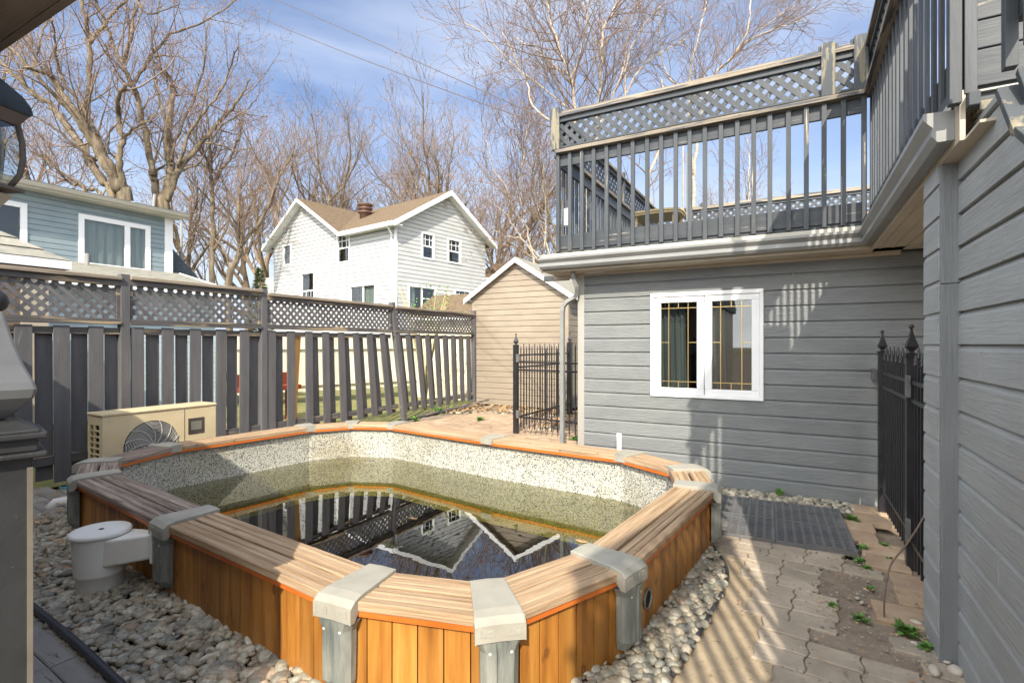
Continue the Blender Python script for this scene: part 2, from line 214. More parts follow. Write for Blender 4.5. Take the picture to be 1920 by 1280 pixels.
# ------------------------------------------------------------------ mesh builder
class MB:
    def __init__(s): s.v=[]; s.f=[]; s.m=[]; s.smooth=[]; s.g=[]
    def add(s,vs,fs,m=0,sm=False):
        o=len(s.v); s.v+= [tuple(v) for v in vs]; s.f+=[tuple(o+i for i in f) for f in fs]; s.m+=[m]*len(fs); s.smooth+=[sm]*len(fs); return s
    def box(s,c,d,rot=None,m=0):
        c=Vector(c); h=Vector(d)/2; vs=[]
        for z in (-1,1):
            for y in (-1,1):
                for x in (-1,1):
                    p=Vector((x*h.x,y*h.y,z*h.z)); p=rot@p if rot else p; vs.append(c+p)
        return s.add(vs,[(0,2,3,1),(4,5,7,6),(0,1,5,4),(2,6,7,3),(0,4,6,2),(1,3,7,5)],m)
    def bx(s,x0,x1,y0,y1,z0,z1,m=0): return s.box(((x0+x1)/2,(y0+y1)/2,(z0+z1)/2),(abs(x1-x0),abs(y1-y0),abs(z1-z0)),None,m)
    def beam(s,a,b,w,h,up=(0,0,1),m=0):       # w across, h along 'up'
        a=Vector(a); b=Vector(b); d=(b-a); L=d.length; d.normalize(); u=Vector(up); sd=d.cross(u).normalized(); u=sd.cross(d)
        return s.box((a+b)/2,(w,L,h),Matrix((sd,d,u)).transposed(),m)
    def prism(s,poly,vec,m=0):
        n=len(poly); vec=Vector(vec); a=[Vector(p) for p in poly]; b=[p+vec for p in a]
        fs=[tuple(range(n-1,-1,-1)),tuple(range(n,2*n))]+[(i,(i+1)%n,(i+1)%n+n,i+n) for i in range(n)]
        return s.add(a+b,fs,m)
    def tube(s,pts,rad,n=6,m=0,sm=True,cap=True):
        pts=[Vector(p) for p in pts]; k=len(pts)
        if not hasattr(rad,'__len__'): rad=[rad]*k
        vs=[]; prev=None
        for i,p in enumerate(pts):
            d=(pts[min(i+1,k-1)]-pts[max(i-1,0)])
            if d.length<1e-9: d=Vector((0,0,1))
            d.normalize()
            if prev is None: q=d.orthogonal().normalized()
            else:
                q=prev-d*prev.dot(d)
                q=q.normalized() if q.length>1e-6 else d.orthogonal().normalized()
            prev=q; w=d.cross(q)
            for j in range(n):
                t=2*math.pi*j/n; vs.append(p+(q*math.cos(t)+w*math.sin(t))*rad[i])
        fs=[(i*n+j,i*n+(j+1)%n,(i+1)*n+(j+1)%n,(i+1)*n+j) for i in range(k-1) for j in range(n)]
        s.add(vs,fs,m,sm)
        if cap:
            o=len(s.v)-len(vs); s.f+=[tuple(o+j for j in range(n-1,-1,-1)),tuple(o+(k-1)*n+j for j in range(n))]; s.m+=[m,m]; s.smooth+=[False,False]
        return s
    def lathe(s,c,prof,n=20,m=0,sm=True,ang=0):
        c=Vector(c); vs=[]
        for r,z in prof:
            for j in range(n): t=2*math.pi*j/n+ang; vs.append(c+Vector((r*math.cos(t),r*math.sin(t),z)))
        k=len(prof); fs=[(i*n+j,i*n+(j+1)%n,(i+1)*n+(j+1)%n,(i+1)*n+j) for i in range(k-1) for j in range(n)]
        s.add(vs,fs,m,sm); o=len(s.v)-len(vs)
        if prof[0][0]>1e-4: s.f.append(tuple(o+j for j in range(n-1,-1,-1))); s.m.append(m); s.smooth.append(False)
        if prof[-1][0]>1e-4: s.f.append(tuple(o+(k-1)*n+j for j in range(n))); s.m.append(m); s.smooth.append(False)
        return s
    def build(s,name,mat,parent=None,bevel=0):
        me=bpy.data.meshes.new(name); vs=s.v; off=Vector((0,0,0))
        if parent is None and vs:
            a=np.array(vs); off=Vector(((a[:,0].min()+a[:,0].max())/2,(a[:,1].min()+a[:,1].max())/2,a[:,2].min()))
            vs=[tuple(q) for q in (a-np.array(off))]
        me.from_pydata(vs,[],s.f)
        mats=mat if isinstance(mat,(list,tuple)) else [mat]
        for x in mats: me.materials.append(MT[x] if isinstance(x,str) else x)
        if s.g and len(s.g)==len(vs): at_=me.attributes.new('gr','FLOAT_VECTOR','POINT'); at_.data.foreach_set('vector',[c for q in s.g for c in q])
        me.polygons.foreach_set('material_index',s.m); me.polygons.foreach_set('use_smooth',s.smooth); me.update()
        o=bpy.data.objects.new(name,me); COL.objects.link(o)
        if parent is not None:
            par=parent; tot=Vector((0,0,0))
            while par is not None: tot+=Vector(par.location); par=par.parent
            # parts are modelled in world coordinates; shift the mesh into the parent's frame
            o.parent=parent; o.location=(0,0,0)
            co=np.empty(len(vs)*3); me.vertices.foreach_get('co',co); co=co.reshape(-1,3)-np.array(tot); me.vertices.foreach_set('co',co.ravel()); me.update()
        else: o.location=off
        if bevel:
            b=o.modifiers.new('bevel','BEVEL'); b.width=bevel; b.segments=2; b.limit_method='ANGLE'; b.angle_limit=R(40)
        return o
def tag(o,label=None,cat=None,group=None,kind=None):
    if label: o['label']=label
    if cat: o['category']=cat
    if group: o['group']=group
    if kind: o['kind']=kind
    return o
def thing(name,loc,label,cat,group=None):
    o=bpy.data.objects.new(name,None); COL.objects.link(o); o.location=loc; o.empty_display_size=.2
    return tag(o,label,cat,group)
def copy_tree(o,parent=None):
    c=o.copy(); COL.objects.link(c)
    if parent is not None: c.parent=parent
    for ch in o.children: copy_tree(ch,c)
    return c
# lapped siding: wall plane O + u*U, facing N; rng_fn(z)->(u0,u1)
def siding(mb,O,U,N,rng_fn,z0,z1,expo,opens=(),lip=.014,m=0,th=.0,zref=None):
    O=Vector(O); U=Vector(U).normalized(); N=Vector(N).normalized(); Z=Vector((0,0,1))
    zr=z0 if zref is None else zref
    prof=lambda fr: lip*(1-fr*.12) if fr<.8 else lip*.904*(1-fr)/.2
    k=math.floor((z0-zr)/expo+1e-6); z=zr+k*expo
    while z<z1-1e-4:
        a=max(z,z0); b=min(z+expo,z1)
        cuts=sorted({a,b,*[q for q in (z+.8*expo,) if a<q<b],*[q for o in opens for q in (o[2],o[3]) if a<q<b]})
        for c0,c1 in zip(cuts,cuts[1:]):
            l0,r0=rng_fn(c0); l1,r1=rng_fn(c1); zm=(c0+c1)/2
            hole=sorted([(o[0],o[1]) for o in opens if o[2]<=zm<=o[3]])
            segs=[]; cl,ch=(l0,l1),None; L0,L1=l0,l1
            for h0,h1 in hole: segs.append((L0,h0,L1,h0)); L0=L1=h1
            segs.append((L0,r0,L1,r1))
            f0=prof((c0-z)/expo)+.004; f1=prof(min(1,(c1-z)/expo))+.004
            for p,q,p1,q1 in segs:
                if q-p<.003 and q1-p1<.003: continue
                q=max(q,p); q1=max(q1,p1)
                A=O+U*p+Z*c0; B=O+U*q+Z*c0; Cc=O+U*q1+Z*c1; D=O+U*p1+Z*c1
                vs=[A+N*f0,B+N*f0,Cc+N*f1,D+N*f1,A,B,Cc,D]
                mb.add(vs,[(0,1,2,3),(4,5,1,0),(7,3,2,6),(4,0,3,7),(5,6,2,1)],m)
        z+=expo
def lattice(mb,O,U,w,h,pitch=.085,sw=.04,th=.008,N=(1,0,0),m=0):
    O=Vector(O); U=Vector(U).normalized(); V=Vector((0,0,1)); N=Vector(N).normalized()
    ph=pitch*math.sqrt(2)
    for s,off in ((1,0),(-1,th+.001)):
        k=-h if s==1 else 0
        while k<(w if s==1 else w+h):
            # line u = k + s*v
            v0,v1=0,h
            if s==1:
                v0=max(0,-k); v1=min(h,w-k)
            else: v0=max(0,k-w); v1=min(h,k)
            if v1-v0>.03:
                a=O+U*(k+s*v0)+V*v0+N*off; b=O+U*(k+s*v1)+V*v1+N*off
                mb.beam(a,b,sw,th,up=N,m=m)
            k+=ph
def plate(mb,O,U,V,xs,ys,solid,t,m=0):     # grid plate with holes, thickness t downwards
    O=Vector(O);U=Vector(U);V=Vector(V);Z=Vector((0,0,1)); nx,ny=len(xs)-1,len(ys)-1
    P=lambda i,j,z:O+U*xs[i]+V*ys[j]+Z*z
    for i in range(nx):
        for j in range(ny):
            if not solid(i,j): continue
            mb.add([P(i,j,0),P(i+1,j,0),P(i+1,j+1,0),P(i,j+1,0)],[(0,1,2,3)],m)
            for di,dj,a,b in ((-1,0,(i,j),(i,j+1)),(1,0,(i+1,j),(i+1,j+1)),(0,-1,(i,j),(i+1,j)),(0,1,(i,j+1),(i+1,j+1))):
                p,q=i+di,j+dj
                if not(0<=p<nx and 0<=q<ny and solid(p,q)):
                    mb.add([P(*a,0),P(*b,0),P(*b,-t),P(*a,-t)],[(0,1,2,3)],m)
# ------------------------------------------------------------------ ground
mb=MB(); mb.add([(-200,-120,-.05),(-7.5,-120,-.05),(-7.5,11.3,-.05),(-4.5,14.2,-.05),(8,14.2,-.05),(160,200,-.05),(-200,200,-.05)],[(0,1,2,3,4,5,6)]); tag(mb.build('lawn','lawn'),kind='structure')
mb=MB(); mb.bx(-.1,1.6,-3,4.6,-.08,-.014); mb.bx(-7.1,-2.4,5.9,11.35,-.08,-.018); tag(mb.build('bedding_soil','dirt'),kind='structure')
mb=MB(); mb.prism([(-.75,-3,-.08),(-.1,-3,-.08),(-.1,4.7,-.08),(-.75,4.7,-.08)],(0,0,.066)); tag(mb.build('sandy_strip','sand'),kind='structure')
def in_poly(x,y,poly):
    c=False; j=len(poly)-1
    for i in range(len(poly)):
        (xi,yi),(xj,yj)=poly[i],poly[j]
        if (yi>y)!=(yj>y) and x<(xj-xi)*(y-yi)/(yj-yi)+xi: c=not c
        j=i
    return c
def pavers(name,poly,ang,mat,mod=.44,rows=4,z=.0,wave=.007,skip=(),cols=2,gap=.007,zj=.004,seed=1):
    g=random.Random(seed); mb=MB(); ca,sa=math.cos(ang),math.sin(ang)
    xs=[p[0]*ca+p[1]*sa for p in poly]; ys=[-p[0]*sa+p[1]*ca for p in poly]
    rh=mod/rows
    def W(y): return wave*math.sin(2*math.pi*y/rh)+wave*.3*math.sin(2*math.pi*y/(rh*3.1)+1)
    j0=math.floor(min(ys)/rh); j1=math.ceil(max(ys)/rh); i0=math.floor(min(xs)/(mod/cols)); i1=math.ceil(max(xs)/(mod/cols))
    for j in range(j0,j1):
        for i in range(i0,i1):
            bw=mod/cols; sh=bw*.5 if (j//rows)%2 else 0
            x0=i*bw+sh; x1=x0+bw; y0=j*rh; y1=y0+rh; cx,cy=(x0+x1)/2,(y0+y1)/2
            X,Y=cx*ca-cy*sa,cx*sa+cy*ca
            if not in_poly(X,Y,poly) or any(in_poly(X,Y,s) for s in skip): continue
            n=9; L=[];Rr=[]
            for k in range(n+1):
                yy=y0+gap/2+(rh-gap)*k/n
                L.append((x0+gap/2+W(yy),yy)); Rr.append((x1-gap/2+W(yy),yy))
            ring=L[::-1]+Rr; dz=g.uniform(-zj,zj); tx,ty=g.uniform(-.012,.012),g.uniform(-.012,.012)
            ring=L+Rr[::-1]
            top=[];mid=[];bot=[]
            for (a,b) in ring:
                ina,inb=a+(cx-a)*.04,b+(cy-b)*.09
                h=z+dz+tx*(a-cx)+ty*(b-cy)
                top.append((ina*ca-inb*sa,ina*sa+inb*ca,h)); mid.append((a*ca-b*sa,a*sa+b*ca,h-.005)); bot.append((a*ca-b*sa,a*sa+b*ca,z-.05))
            N=len(ring); vs=top+mid+bot
            fs=[tuple(range(N-1,-1,-1))]+[(q,(q+1)%N,N+(q+1)%N,N+q) for q in range(N)]+[(N+q,N+(q+1)%N,2*N+(q+1)%N,2*N+q) for q in range(N)]
            mb.add(vs,fs)
    return tag(mb.build(name,mat),kind='structure')
DIRT=[(.14,3.28),(.44,3.2),(.43,3.75),(.38,4.3),(.34,4.6),(.13,3.92)]
pavers('paving',[(-.2,1.2),(-.14,2.6),(-.22,3.3),(-.34,3.95),(-.6,4.45),(-.62,5.84),(.42,5.84),(.44,3.9),(.46,3.7),(.72,3.4),(.74,-1.5),(-.2,-1.5)],R(-5.5),'paver',mod=.48,rows=3,wave=.009,gap=.006,skip=[DIRT,[(-.6,4.72),(.38,4.76),(.38,5.76),(-.62,5.72)]],z=0)
pavers('paving',[(-7.0,6.0),(-5.0,5.95),(-1.2,5.5),(-2.45,6.2),(-2.45,9.5),(-4.5,10.6),(-6.6,10.4)],R(-5.5),'pavtan',mod=.5,rows=3,z=.0,seed=3)
pavers('paving',[(.45,3.75),(.74,3.66),(.74,6.12),(.45,6.12)],R(-2),'pavtan',mod=.56,rows=2,z=.012,wave=.006,cols=2,zj=.008,seed=5,gap=.012)
pavers('paving',[(-6.4,1.42),(-4.13,1.33),(-2.77,1.22),(-1.2,1.08),(-1.2,-1.5),(-8,-1.5)],R(-4),'pavgrey',mod=.62,rows=4,cols=1,z=-.04,wave=.003,seed=6)
pavers('paving',[(-7.25,1.45),(-6.3,1.45),(-6.15,2.3),(-6.35,3.2),(-6.4,6.0),(-7.25,6.0)],R(-4),'pavgrey',mod=.7,rows=4,cols=1,z=-.03,wave=.003,seed=8)
# ------------------------------------------------------------------ pebbles
def ico():
    import bmesh
    b=bmesh.new(); bmesh.ops.create_icosphere(b,subdivisions=2,radius=1); b.verts.ensure_lookup_table()
    v=np.array([tuple(q.co) for q in b.verts]); f=np.array([[q.index for q in p.verts] for p in b.faces]); b.free(); return v,f
IV,IF=ico()
def pebbles(name,pts,label,cat,mat='pebble',kind='stuff',flat=.62,seed=2):
    g=np.random.RandomState(seed); V=[];F=[];o=0
    for (x,y,z,r) in pts:
        q=g.normal(size=3)*.9; s=np.array([r*g.uniform(.95,1.5),r*g.uniform(.75,1.05),r*g.uniform(flat*.75,flat*1.15)])
        v=IV*(1+.07*np.sin(IV@g.uniform(-3,3,(3,3))+g.uniform(0,6,3)).sum(1,keepdims=True)*.8)*s
        a=g.uniform(0,6.28); ca,sa=math.cos(a),math.sin(a); Rz=np.array([[ca,-sa,0],[sa,ca,0],[0,0,1]])
        b=g.normal()*.3; cb,sb=math.cos(b),math.sin(b); Rx=np.array([[1,0,0],[0,cb,-sb],[0,sb,cb]])
        V.append(v@(Rz@Rx).T+np.array([x,y,z])); F.append(IF+o); o+=len(IV)
    V=np.concatenate(V);F=np.concatenate(F); off=np.array([V[:,0].mean(),V[:,1].mean(),V[:,2].min()]); V=V-off
    me=bpy.data.meshes.new(name); me.vertices.add(len(V)); me.vertices.foreach_set('co',V.ravel()); me.loops.add(F.size); me.loops.foreach_set('vertex_index',F.ravel())
    me.polygons.add(len(F)); me.polygons.foreach_set('loop_start',np.arange(0,F.size,3)); me.polygons.foreach_set('loop_total',np.full(len(F),3)); me.update(); me.validate()
    me.polygons.foreach_set('use_smooth',[True]*len(F)); me.materials.append(MT[mat]); ob=bpy.data.objects.new(name,me); COL.objects.link(ob); ob.location=off
    return tag(ob,label,cat,kind=kind)
def scatter(poly,sp,z,r0,r1,seed,slope=None,layers=2):
    g=random.Random(seed); xs=[p[0] for p in poly]; ys=[p[1] for p in poly]; out=[]
    for L in range(layers):
        x=min(xs)
        while x<max(xs):
            y=min(ys)
            while y<max(ys):
                X,Y=x+g.uniform(-.5,.5)*sp,y+g.uniform(-.5,.5)*sp
                if in_poly(X,Y,poly):
                    out.append((X,Y,z+L*.016+g.uniform(-.006,.006)+(slope(X,Y) if slope else 0),g.uniform(r0,r1)*(1 if g.random()<.85 else 1.35)))
                y+=sp
            x+=sp
    return out
bedL=[(-1.2,1.1),(-2.77,1.245),(-4.13,1.36),(-6.25,1.46),(-6.15,2.3),(-5.6,2.45),(-5.2,2.2),(-3.5,2.0),(-1.8,1.85),(-1.0,1.95),(-.7,2.2),(-.5,1.9),(-.6,1.2)]
moundL=lambda x,y: .05*max(0,min(1,(y-1.3)/.5))
pebbles('pebbles',scatter(bedL,.044,-.06,.013,.036,1,moundL),'river pebbles heaped along the near side of the pool','pebbles')
bedR=[(-.62,1.9),(-.52,2.485),(-.47,2.8),(-.44,3.2),(-.41,3.646),(-.42,3.87),(-.5,4.15),(-.6,4.4),(-.85,4.7),(-.9,3),(-.95,2.2)]
pebbles('pebbles',scatter(bedR,.044,-.03,.013,.035,2,lambda x,y:.03),'river pebbles between the right pool wall and the curved edging','pebbles',seed=5)
bedW=[(-1.3,5.86),(.5,5.86),(.52,6.2),(-2.2,6.2),(-1.0,5.3),(-.62,4.6),(-.68,5.8)]
pebbles('pebbles',scatter(bedW,.05,-.015,.016,.03,3),'small pebbles in the strip between the grey wall and the rubber mats','pebbles',seed=6)
bedS=[(-7.1,9.6),(-6.4,10.2),(-4.5,10.3),(-4.2,8.6),(-3.9,8.9),(-3.6,11.3),(-7.2,11.35)]
pebbles('pebbles',scatter(bedS,.085,-.0,.025,.05,4,layers=1),'pale pebbles and leaf litter in front of the taupe shed','pebbles',seed=7)
def leaves(name,poly,n,mat,size,seed,z=.02,label='',cat=''):
    g=random.Random(seed); mb=MB(); xs=[p[0] for p in poly]; ys=[p[1] for p in poly]; k=0
    while k<n:
        x,y=g.uniform(min(xs),max(xs)),g.uniform(min(ys),max(ys))
        if not in_poly(x,y,poly): continue
        k+=1; a=g.uniform(0,6.28); s=size*g.uniform(.5,1.3); u=Vector((math.cos(a),math.sin(a),g.uniform(-.3,.5)))*s; w=Vector((-math.sin(a),math.cos(a),g.uniform(-.4,.4)))*s*.5; c=Vector((x,y,z+g.uniform(0,.03)))
        mb.add([c-u,c-w+Vector((0,0,s*.2)),c+u,c+w],[(0,1,2,3)])
    return tag(mb.build(name,mat),label,cat,kind='stuff')
leaves('dead_leaves',bedS,1100,'dryleaf',.05,3,.03,'dry brown leaves scattered before the taupe shed','leaves')
leaves('dead_leaves',[(-6.2,1.5),(-4.3,1.4),(-4.2,1.75),(-5.3,2.1),(-6.1,2.3)],90,'dryleaf',.03,4,.03,'reddish dry leaves on the pebbles left of the skimmer','leaves')
leaves('dead_leaves',[(.1,2.9),(.7,2.9),(.7,4.0),(.42,5.6),(.3,4.5),(.1,3.9)],150,'dryleaf',.014,5,.003,'brown leaf crumbs on the dirt patch beside the paving','leaves')
leaves('dead_leaves',[(-.4,1.5),(.7,1.5),(.7,4.5),(-.3,4.5)],70,'dryleaf',.012,15,.006,'small dry leaf bits strewn over the sunlit pavers','leaves')
leaves('dead_leaves',[(-7.2,2.2),(-6.5,2.2),(-6.2,2.5),(-6.4,5.5),(-7.2,5.5)],120,'dryleaf',.03,6,-.02,'brown leaves on the slabs at the foot of the fence','leaves')
gs=random.Random(77); fine=[]
for k in range(420):
    x,y=gs.choice([(gs.uniform(.1,.46),gs.uniform(3.2,4.6)),(gs.uniform(.38,.5),gs.uniform(4.4,6.0)),(gs.uniform(-.35,.7),gs.uniform(1.6,4.6)),(gs.uniform(.5,.72),gs.uniform(3.2,3.75))]); fine.append((x,y,.004,gs.uniform(.003,.009) if gs.random()<.93 else .015))
pebbles('grit',fine,'fine grit and tiny stones scattered over the dirt patch and pavers','grit',seed=44)
# individual big stones at the pier foot
g=random.Random(3)
for k,(px,py,r,lab) in enumerate([(1752,1262,.03,'large flat tan stone lying left of the grey corner board'),(1792,1262,.036,'largest beige stone at the foot of the grey corner board'),(1775,1243,.02,'small rust coloured stone against the grey corner board'),(1718,1170,.022,'white rounded stone among the green weeds'),(1880,1279,.026,'grey stone at the foot of the near siding wall'),(1800,1246,.024,'brown flat stone tucked under the corner board')]):
    p=at(px,py,FPX*EYE/(py-645)); o=pebbles('river_stone',[(p.x,p.y,.015,r)],lab,'stone','stone',None,seed=30+k)
# edging pipes
mb=MB(); pts=[(-6.3,1.47,-.02),(-5.2,1.43,-.02),(-4.13,1.365,-.02),(-3.4,1.31,-.015),(-2.77,1.25,-.02),(-2.0,1.17,-.02),(-1.1,1.07,-.02)]
def smooth(pts,k=6):
    P=[Vector(p) for p in pts]; out=[]
    for i in range(len(P)-1):
        a,b,c,d=P[max(i-1,0)],P[i],P[i+1],P[min(i+2,len(P)-1)]
        for j in range(k):
            t=j/k; out.append(.5*((2*b)+(c-a)*t+(2*a-5*b+4*c-d)*t*t+(3*b-a-3*c+d)*t**3))
    return out+[P[-1]]
mb.tube(smooth(pts),.021,10); tag(mb.build('garden_edging','pipe'),'black pipe edging along the near left pebbles','edging')
mb=MB(); pts=[(-.72,4.75,.0),(-.6,4.42,.0),(-.47,4.1,.005),(-.41,3.85,.01),(-.41,3.6,.0),(-.44,3.2,.01),(-.49,2.75,.005),(-.54,2.4,.0),(-.6,1.9,0),(-.62,1.2,0)]
mb.tube(smooth(pts),.014,8); tag(mb.build('garden_edging','pipe'),'thin black edging curving between pebbles and sunstriped pavers','edging')
# ------------------------------------------------------------------ pool
NODE=[(-5.28,2.169),(-3.514,1.952),(-1.804,1.791),(-1.172,1.963),(-.877,2.628),(-.689,4.308),(-.868,4.881),(-1.5,5.245),(-3.197,5.39),(-4.985,5.664),(-5.595,5.406),(-5.929,4.886),(-6.145,3.188),(-5.888,2.458)]
NN=len(NODE); ND=[Vector((x,y,0)) for x,y in NODE]; MI=[]
for i in range(NN):
    a=(ND[i]-ND[i-1]).normalized(); b=(ND[(i+1)%NN]-ND[i]).normalized(); t=(a+b).normalized(); nrm=Vector((t.y,-t.x,0)); MI.append((t,nrm/max(.6,t.dot(a))))
def off(i,d,z): i%=NN; p=ND[i]+MI[i][1]*d; return Vector((p.x,p.y,z))
pool=thing('garden_pool',(-3.4,3.6,-.08),'low raised pool with orange board walls and bleached wooden rim, half full of murky water','pool')
def seg_profile(mb,i,prof,m=0,s0=0,s1=1,caps=True):   # extrude (offset,z) profile along a segment
    j=i+1; n=len(prof)
    def P(t,d,z): return off(i,d,z).lerp(off(j,d,z),t)
    vs=[P(s0,d,z) for d,z in prof]+[P(s1,d,z) for d,z in prof]
    fs=[(q,(q+1)%n,(q+1)%n+n,q+n) for q in range(n)]
    if caps: fs+=[tuple(range(n-1,-1,-1)),tuple(range(n,2*n))]
    mb.add(vs,fs,m); LS=(ND[(i+1)%NN]-ND[i]).length; mb.g+=[(i*3.7+LS*s0,d,z) for d,z in prof]+[(i*3.7+LS*s1,d,z) for d,z in prof]
def plank(d0,d1,z0,z1,gro=2):
    w=(d1-d0); top=[(d1,z1-.006),(d1-.006,z1)]
    for k in range(gro,0,-1):
        c=d0+w*k/(gro+1); top+=[(c+.006,z1),(c+.002,z1-.007),(c-.002,z1-.007),(c-.006,z1)]
    return [(d0,z0),(d1,z0)]+top+[(d0+.006,z1),(d0,z1-.006)]
HW=.152
for i in range(NN):
    sg=(ND[(i+1)%NN]-ND[i]); L=sg.length
    mb=MB(); seg_profile(mb,i,plank(-HW,-.009,.425,.468,2),0,.0,1.0)
    seg_profile(mb,i,plank(.009,HW,.425,.466,2),0,.0,1.0)
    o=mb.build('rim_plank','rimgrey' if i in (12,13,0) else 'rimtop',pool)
    if i in (0,12,13): o['label']='weathered rim planks, greyed to look shaded'
    mb=MB(); seg_profile(mb,i,[(.09,.395),(HW-.008,.395),(HW-.008,.4245),(.09,.4245)]); seg_profile(mb,i,[(-HW+.003,.395),(-.09,.395),(-.09,.4245),(-HW+.003,.4245)]); mb.build('rim_strip','strip',pool)
    # board wall
    mb=MB(); nb=max(3,round(L/.105)); gp=.004/L
    for k in range(nb):
        s0,s1=k/nb+gp/2,(k+1)/nb-gp/2; seg_profile(mb,i,[(.096,-.12),(.114,-.12),(.114,.394),(.096,.394)],0,s0,s1)
    mb.build('board_wall','panel',pool,.0025)
    mb=MB(); seg_profile(mb,i,[(.03,-.12),(.088,-.12),(.088,.39),(.03,.39)]); mb.build('wall_backing','darkvoid',pool)
# the ground sheet, open where the pool is sunk into it
import bmesh
bmg=bmesh.new(); o_=[bmg.verts.new((x,y,-.085)) for x,y in ((-250,-250),(250,-250),(250,250),(-250,250))]; i_=[bmg.verts.new(off(i,.02,-.085)) for i in range(NN)]
ed=[bmg.edges.new((o_[k],o_[(k+1)%4])) for k in range(4)]+[bmg.edges.new((i_[k],i_[(k+1)%NN])) for k in range(NN)]
bmesh.ops.triangle_fill(bmg,use_beauty=True,edges=ed); bmesh.ops.recalc_face_normals(bmg,faces=bmg.faces)
me=bpy.data.meshes.new('ground'); bmg.to_mesh(me); bmg.free(); me.materials.append(MT['dirt']); go=bpy.data.objects.new('ground',me); COL.objects.link(go); tag(go,kind='structure')
# liner and floor
mb=MB(); zs=[.4,.1,-.15,-.55]
vs=[off(i,-.1,z) for z in zs for i in range(NN)]
mb.add(vs,[(k*NN+i,k*NN+(i+1)%NN,(k+1)*NN+(i+1)%NN,(k+1)*NN+i) for k in range(3) for i in range(NN)]); mb.build('liner','liner',pool)
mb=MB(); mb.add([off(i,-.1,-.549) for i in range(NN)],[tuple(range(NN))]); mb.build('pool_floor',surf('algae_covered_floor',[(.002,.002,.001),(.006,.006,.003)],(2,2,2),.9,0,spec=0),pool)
mb=MB()
for i in range(NN): seg_profile(mb,i,[(-.108,.375),(-.1015,.375),(-.1015,.394),(-.108,.394)],0,0,1)
mb.build('liner_bead',surf('grey_liner_bead',[(.2,.21,.2),(.3,.3,.29)],(3,3,3)),pool)
mb=MB()
def capprof(): return
for i in range(NN):
    t=MI[i][0]; nr=Vector((t.y,-t.x,0)); c=ND[i]; B=Matrix((t,nr,Vector((0,0,1)))).transposed()
    hw=.083; ho=.107 # half widths inner / outer
    mb=MB()
    def Q(u,d,z): p=c+t*u+nr*d; return Vector((p.x,p.y,z))
    k=1/max(.6,MI[i][1].length**-1)
    dI=-.168; dO=.158; dL=.186
    ring=[(dI,.485),(dI+.01,.487),(dO-.05,.487),(dO,.478),(dL,.455),(dL,.385)]
    vs=[]
    for d,z in ring:
        w=hw+(ho-hw)*max(0,min(1,(d+.1)/.26)); vs+= [Q(-w,d,z-.004),Q(-w*.93,d,z),Q(0,d,z+.003),Q(w*.93,d,z),Q(w,d,z-.004)]
    n=5; fs=[(a*n+b,a*n+b+1,(a+1)*n+b+1,(a+1)*n+b) for a in range(len(ring)-1) for b in range(n-1)]
    # underside skirt
    vs2=[]
    for d,z in ring:
        w=hw+(ho-hw)*max(0,min(1,(d+.1)/.26)); zz=min(z-.02,.455) if d<dO else .385
        vs2+=[Q(-w,d,.44 if d<dO-.01 else .385),Q(w,d,.44 if d<dO-.01 else .385)]
    mb.add(vs,fs); o0=len(vs)
    mb.add([vs[0+5*a] for a in range(6)]+[vs2[2*a] for a in range(6)],[(a,a+1,a+7,a+6) for a in range(5)])
    mb.add([vs[4+5*a] for a in range(6)]+[vs2[2*a+1] for a in range(6)],[(a,a+6,a+7,a+1) for a in range(5)])
    # inner lip
    mb.add([Q(-hw,dI,.485),Q(hw,dI,.485),Q(hw,dI,.41),Q(-hw,dI,.41),Q(-hw,dI+.012,.41),Q(hw,dI+.012,.41)],[(0,1,2,3),(3,2,5,4)])
    cap=mb.build('rim_cap','cap',pool,.003)
    if i==0: MT['inset']=surf('grey_cap_inset',[(.28,.27,.23),(.37,.36,.31)],(60,60,60))
    for u in (-.055,.055): mb=MB(); mb.box(Q(u,dL+.001,.425),(.06,.004,.03),B); mb.build('cap_panel','inset',cap)
    # upright with ridged profile
    mb=MB(); pr=[(-.088,.116),(-.088,.15),(-.062,.182),(-.02,.188),(-.012,.18),(.012,.18),(.02,.188),(.062,.182),(.088,.15),(.088,.116)]
    def sec(z,f=1,do=0): return [Q(u*f,(d if d<.12 else d+do),z) for u,d in pr]
    a=sec(.384,1.18,.004); b=sec(.34,.92); d_=sec(.11,.88); e=sec(.06,.76,-.035); n=len(pr); vs=a+b+d_+e
    fs=[(q,(q+1)%n,(q+1)%n+n,q+n) for q in range(n)]; fs=[tuple(x+k2*n for x in f) for k2 in range(3) for f in fs]+[tuple(range(3*n,4*n))[::-1],tuple(range(n))]
    mb.add(vs,fs); up_=mb.build('upright','upr',pool,.003)
    for u in (-.045,.045): mb=MB(); a_=Q(u,.178,.34); mb.tube([a_,a_+nr*.008],.006,8); mb.build('screw','steel',up_)
# return fitting on right wall
p=off(4,.116,.17).lerp(off(5,.116,.17),.18); d=(ND[5]-ND[4]).normalized(); nr=Vector((d.y,-d.x,0))
mb=MB(); mb.tube([p,p+nr*.004],[.05,.05],20); fit=mb.build('return_hole','darkvoid',pool)
mb=MB(); ring=[p+nr*.006+(d*math.cos(t)+Vector((0,0,1))*math.sin(t))*.052 for t in [k*2*math.pi/20 for k in range(21)]]; mb.tube(ring,.006,6); mb.build('ring','upr',fit)
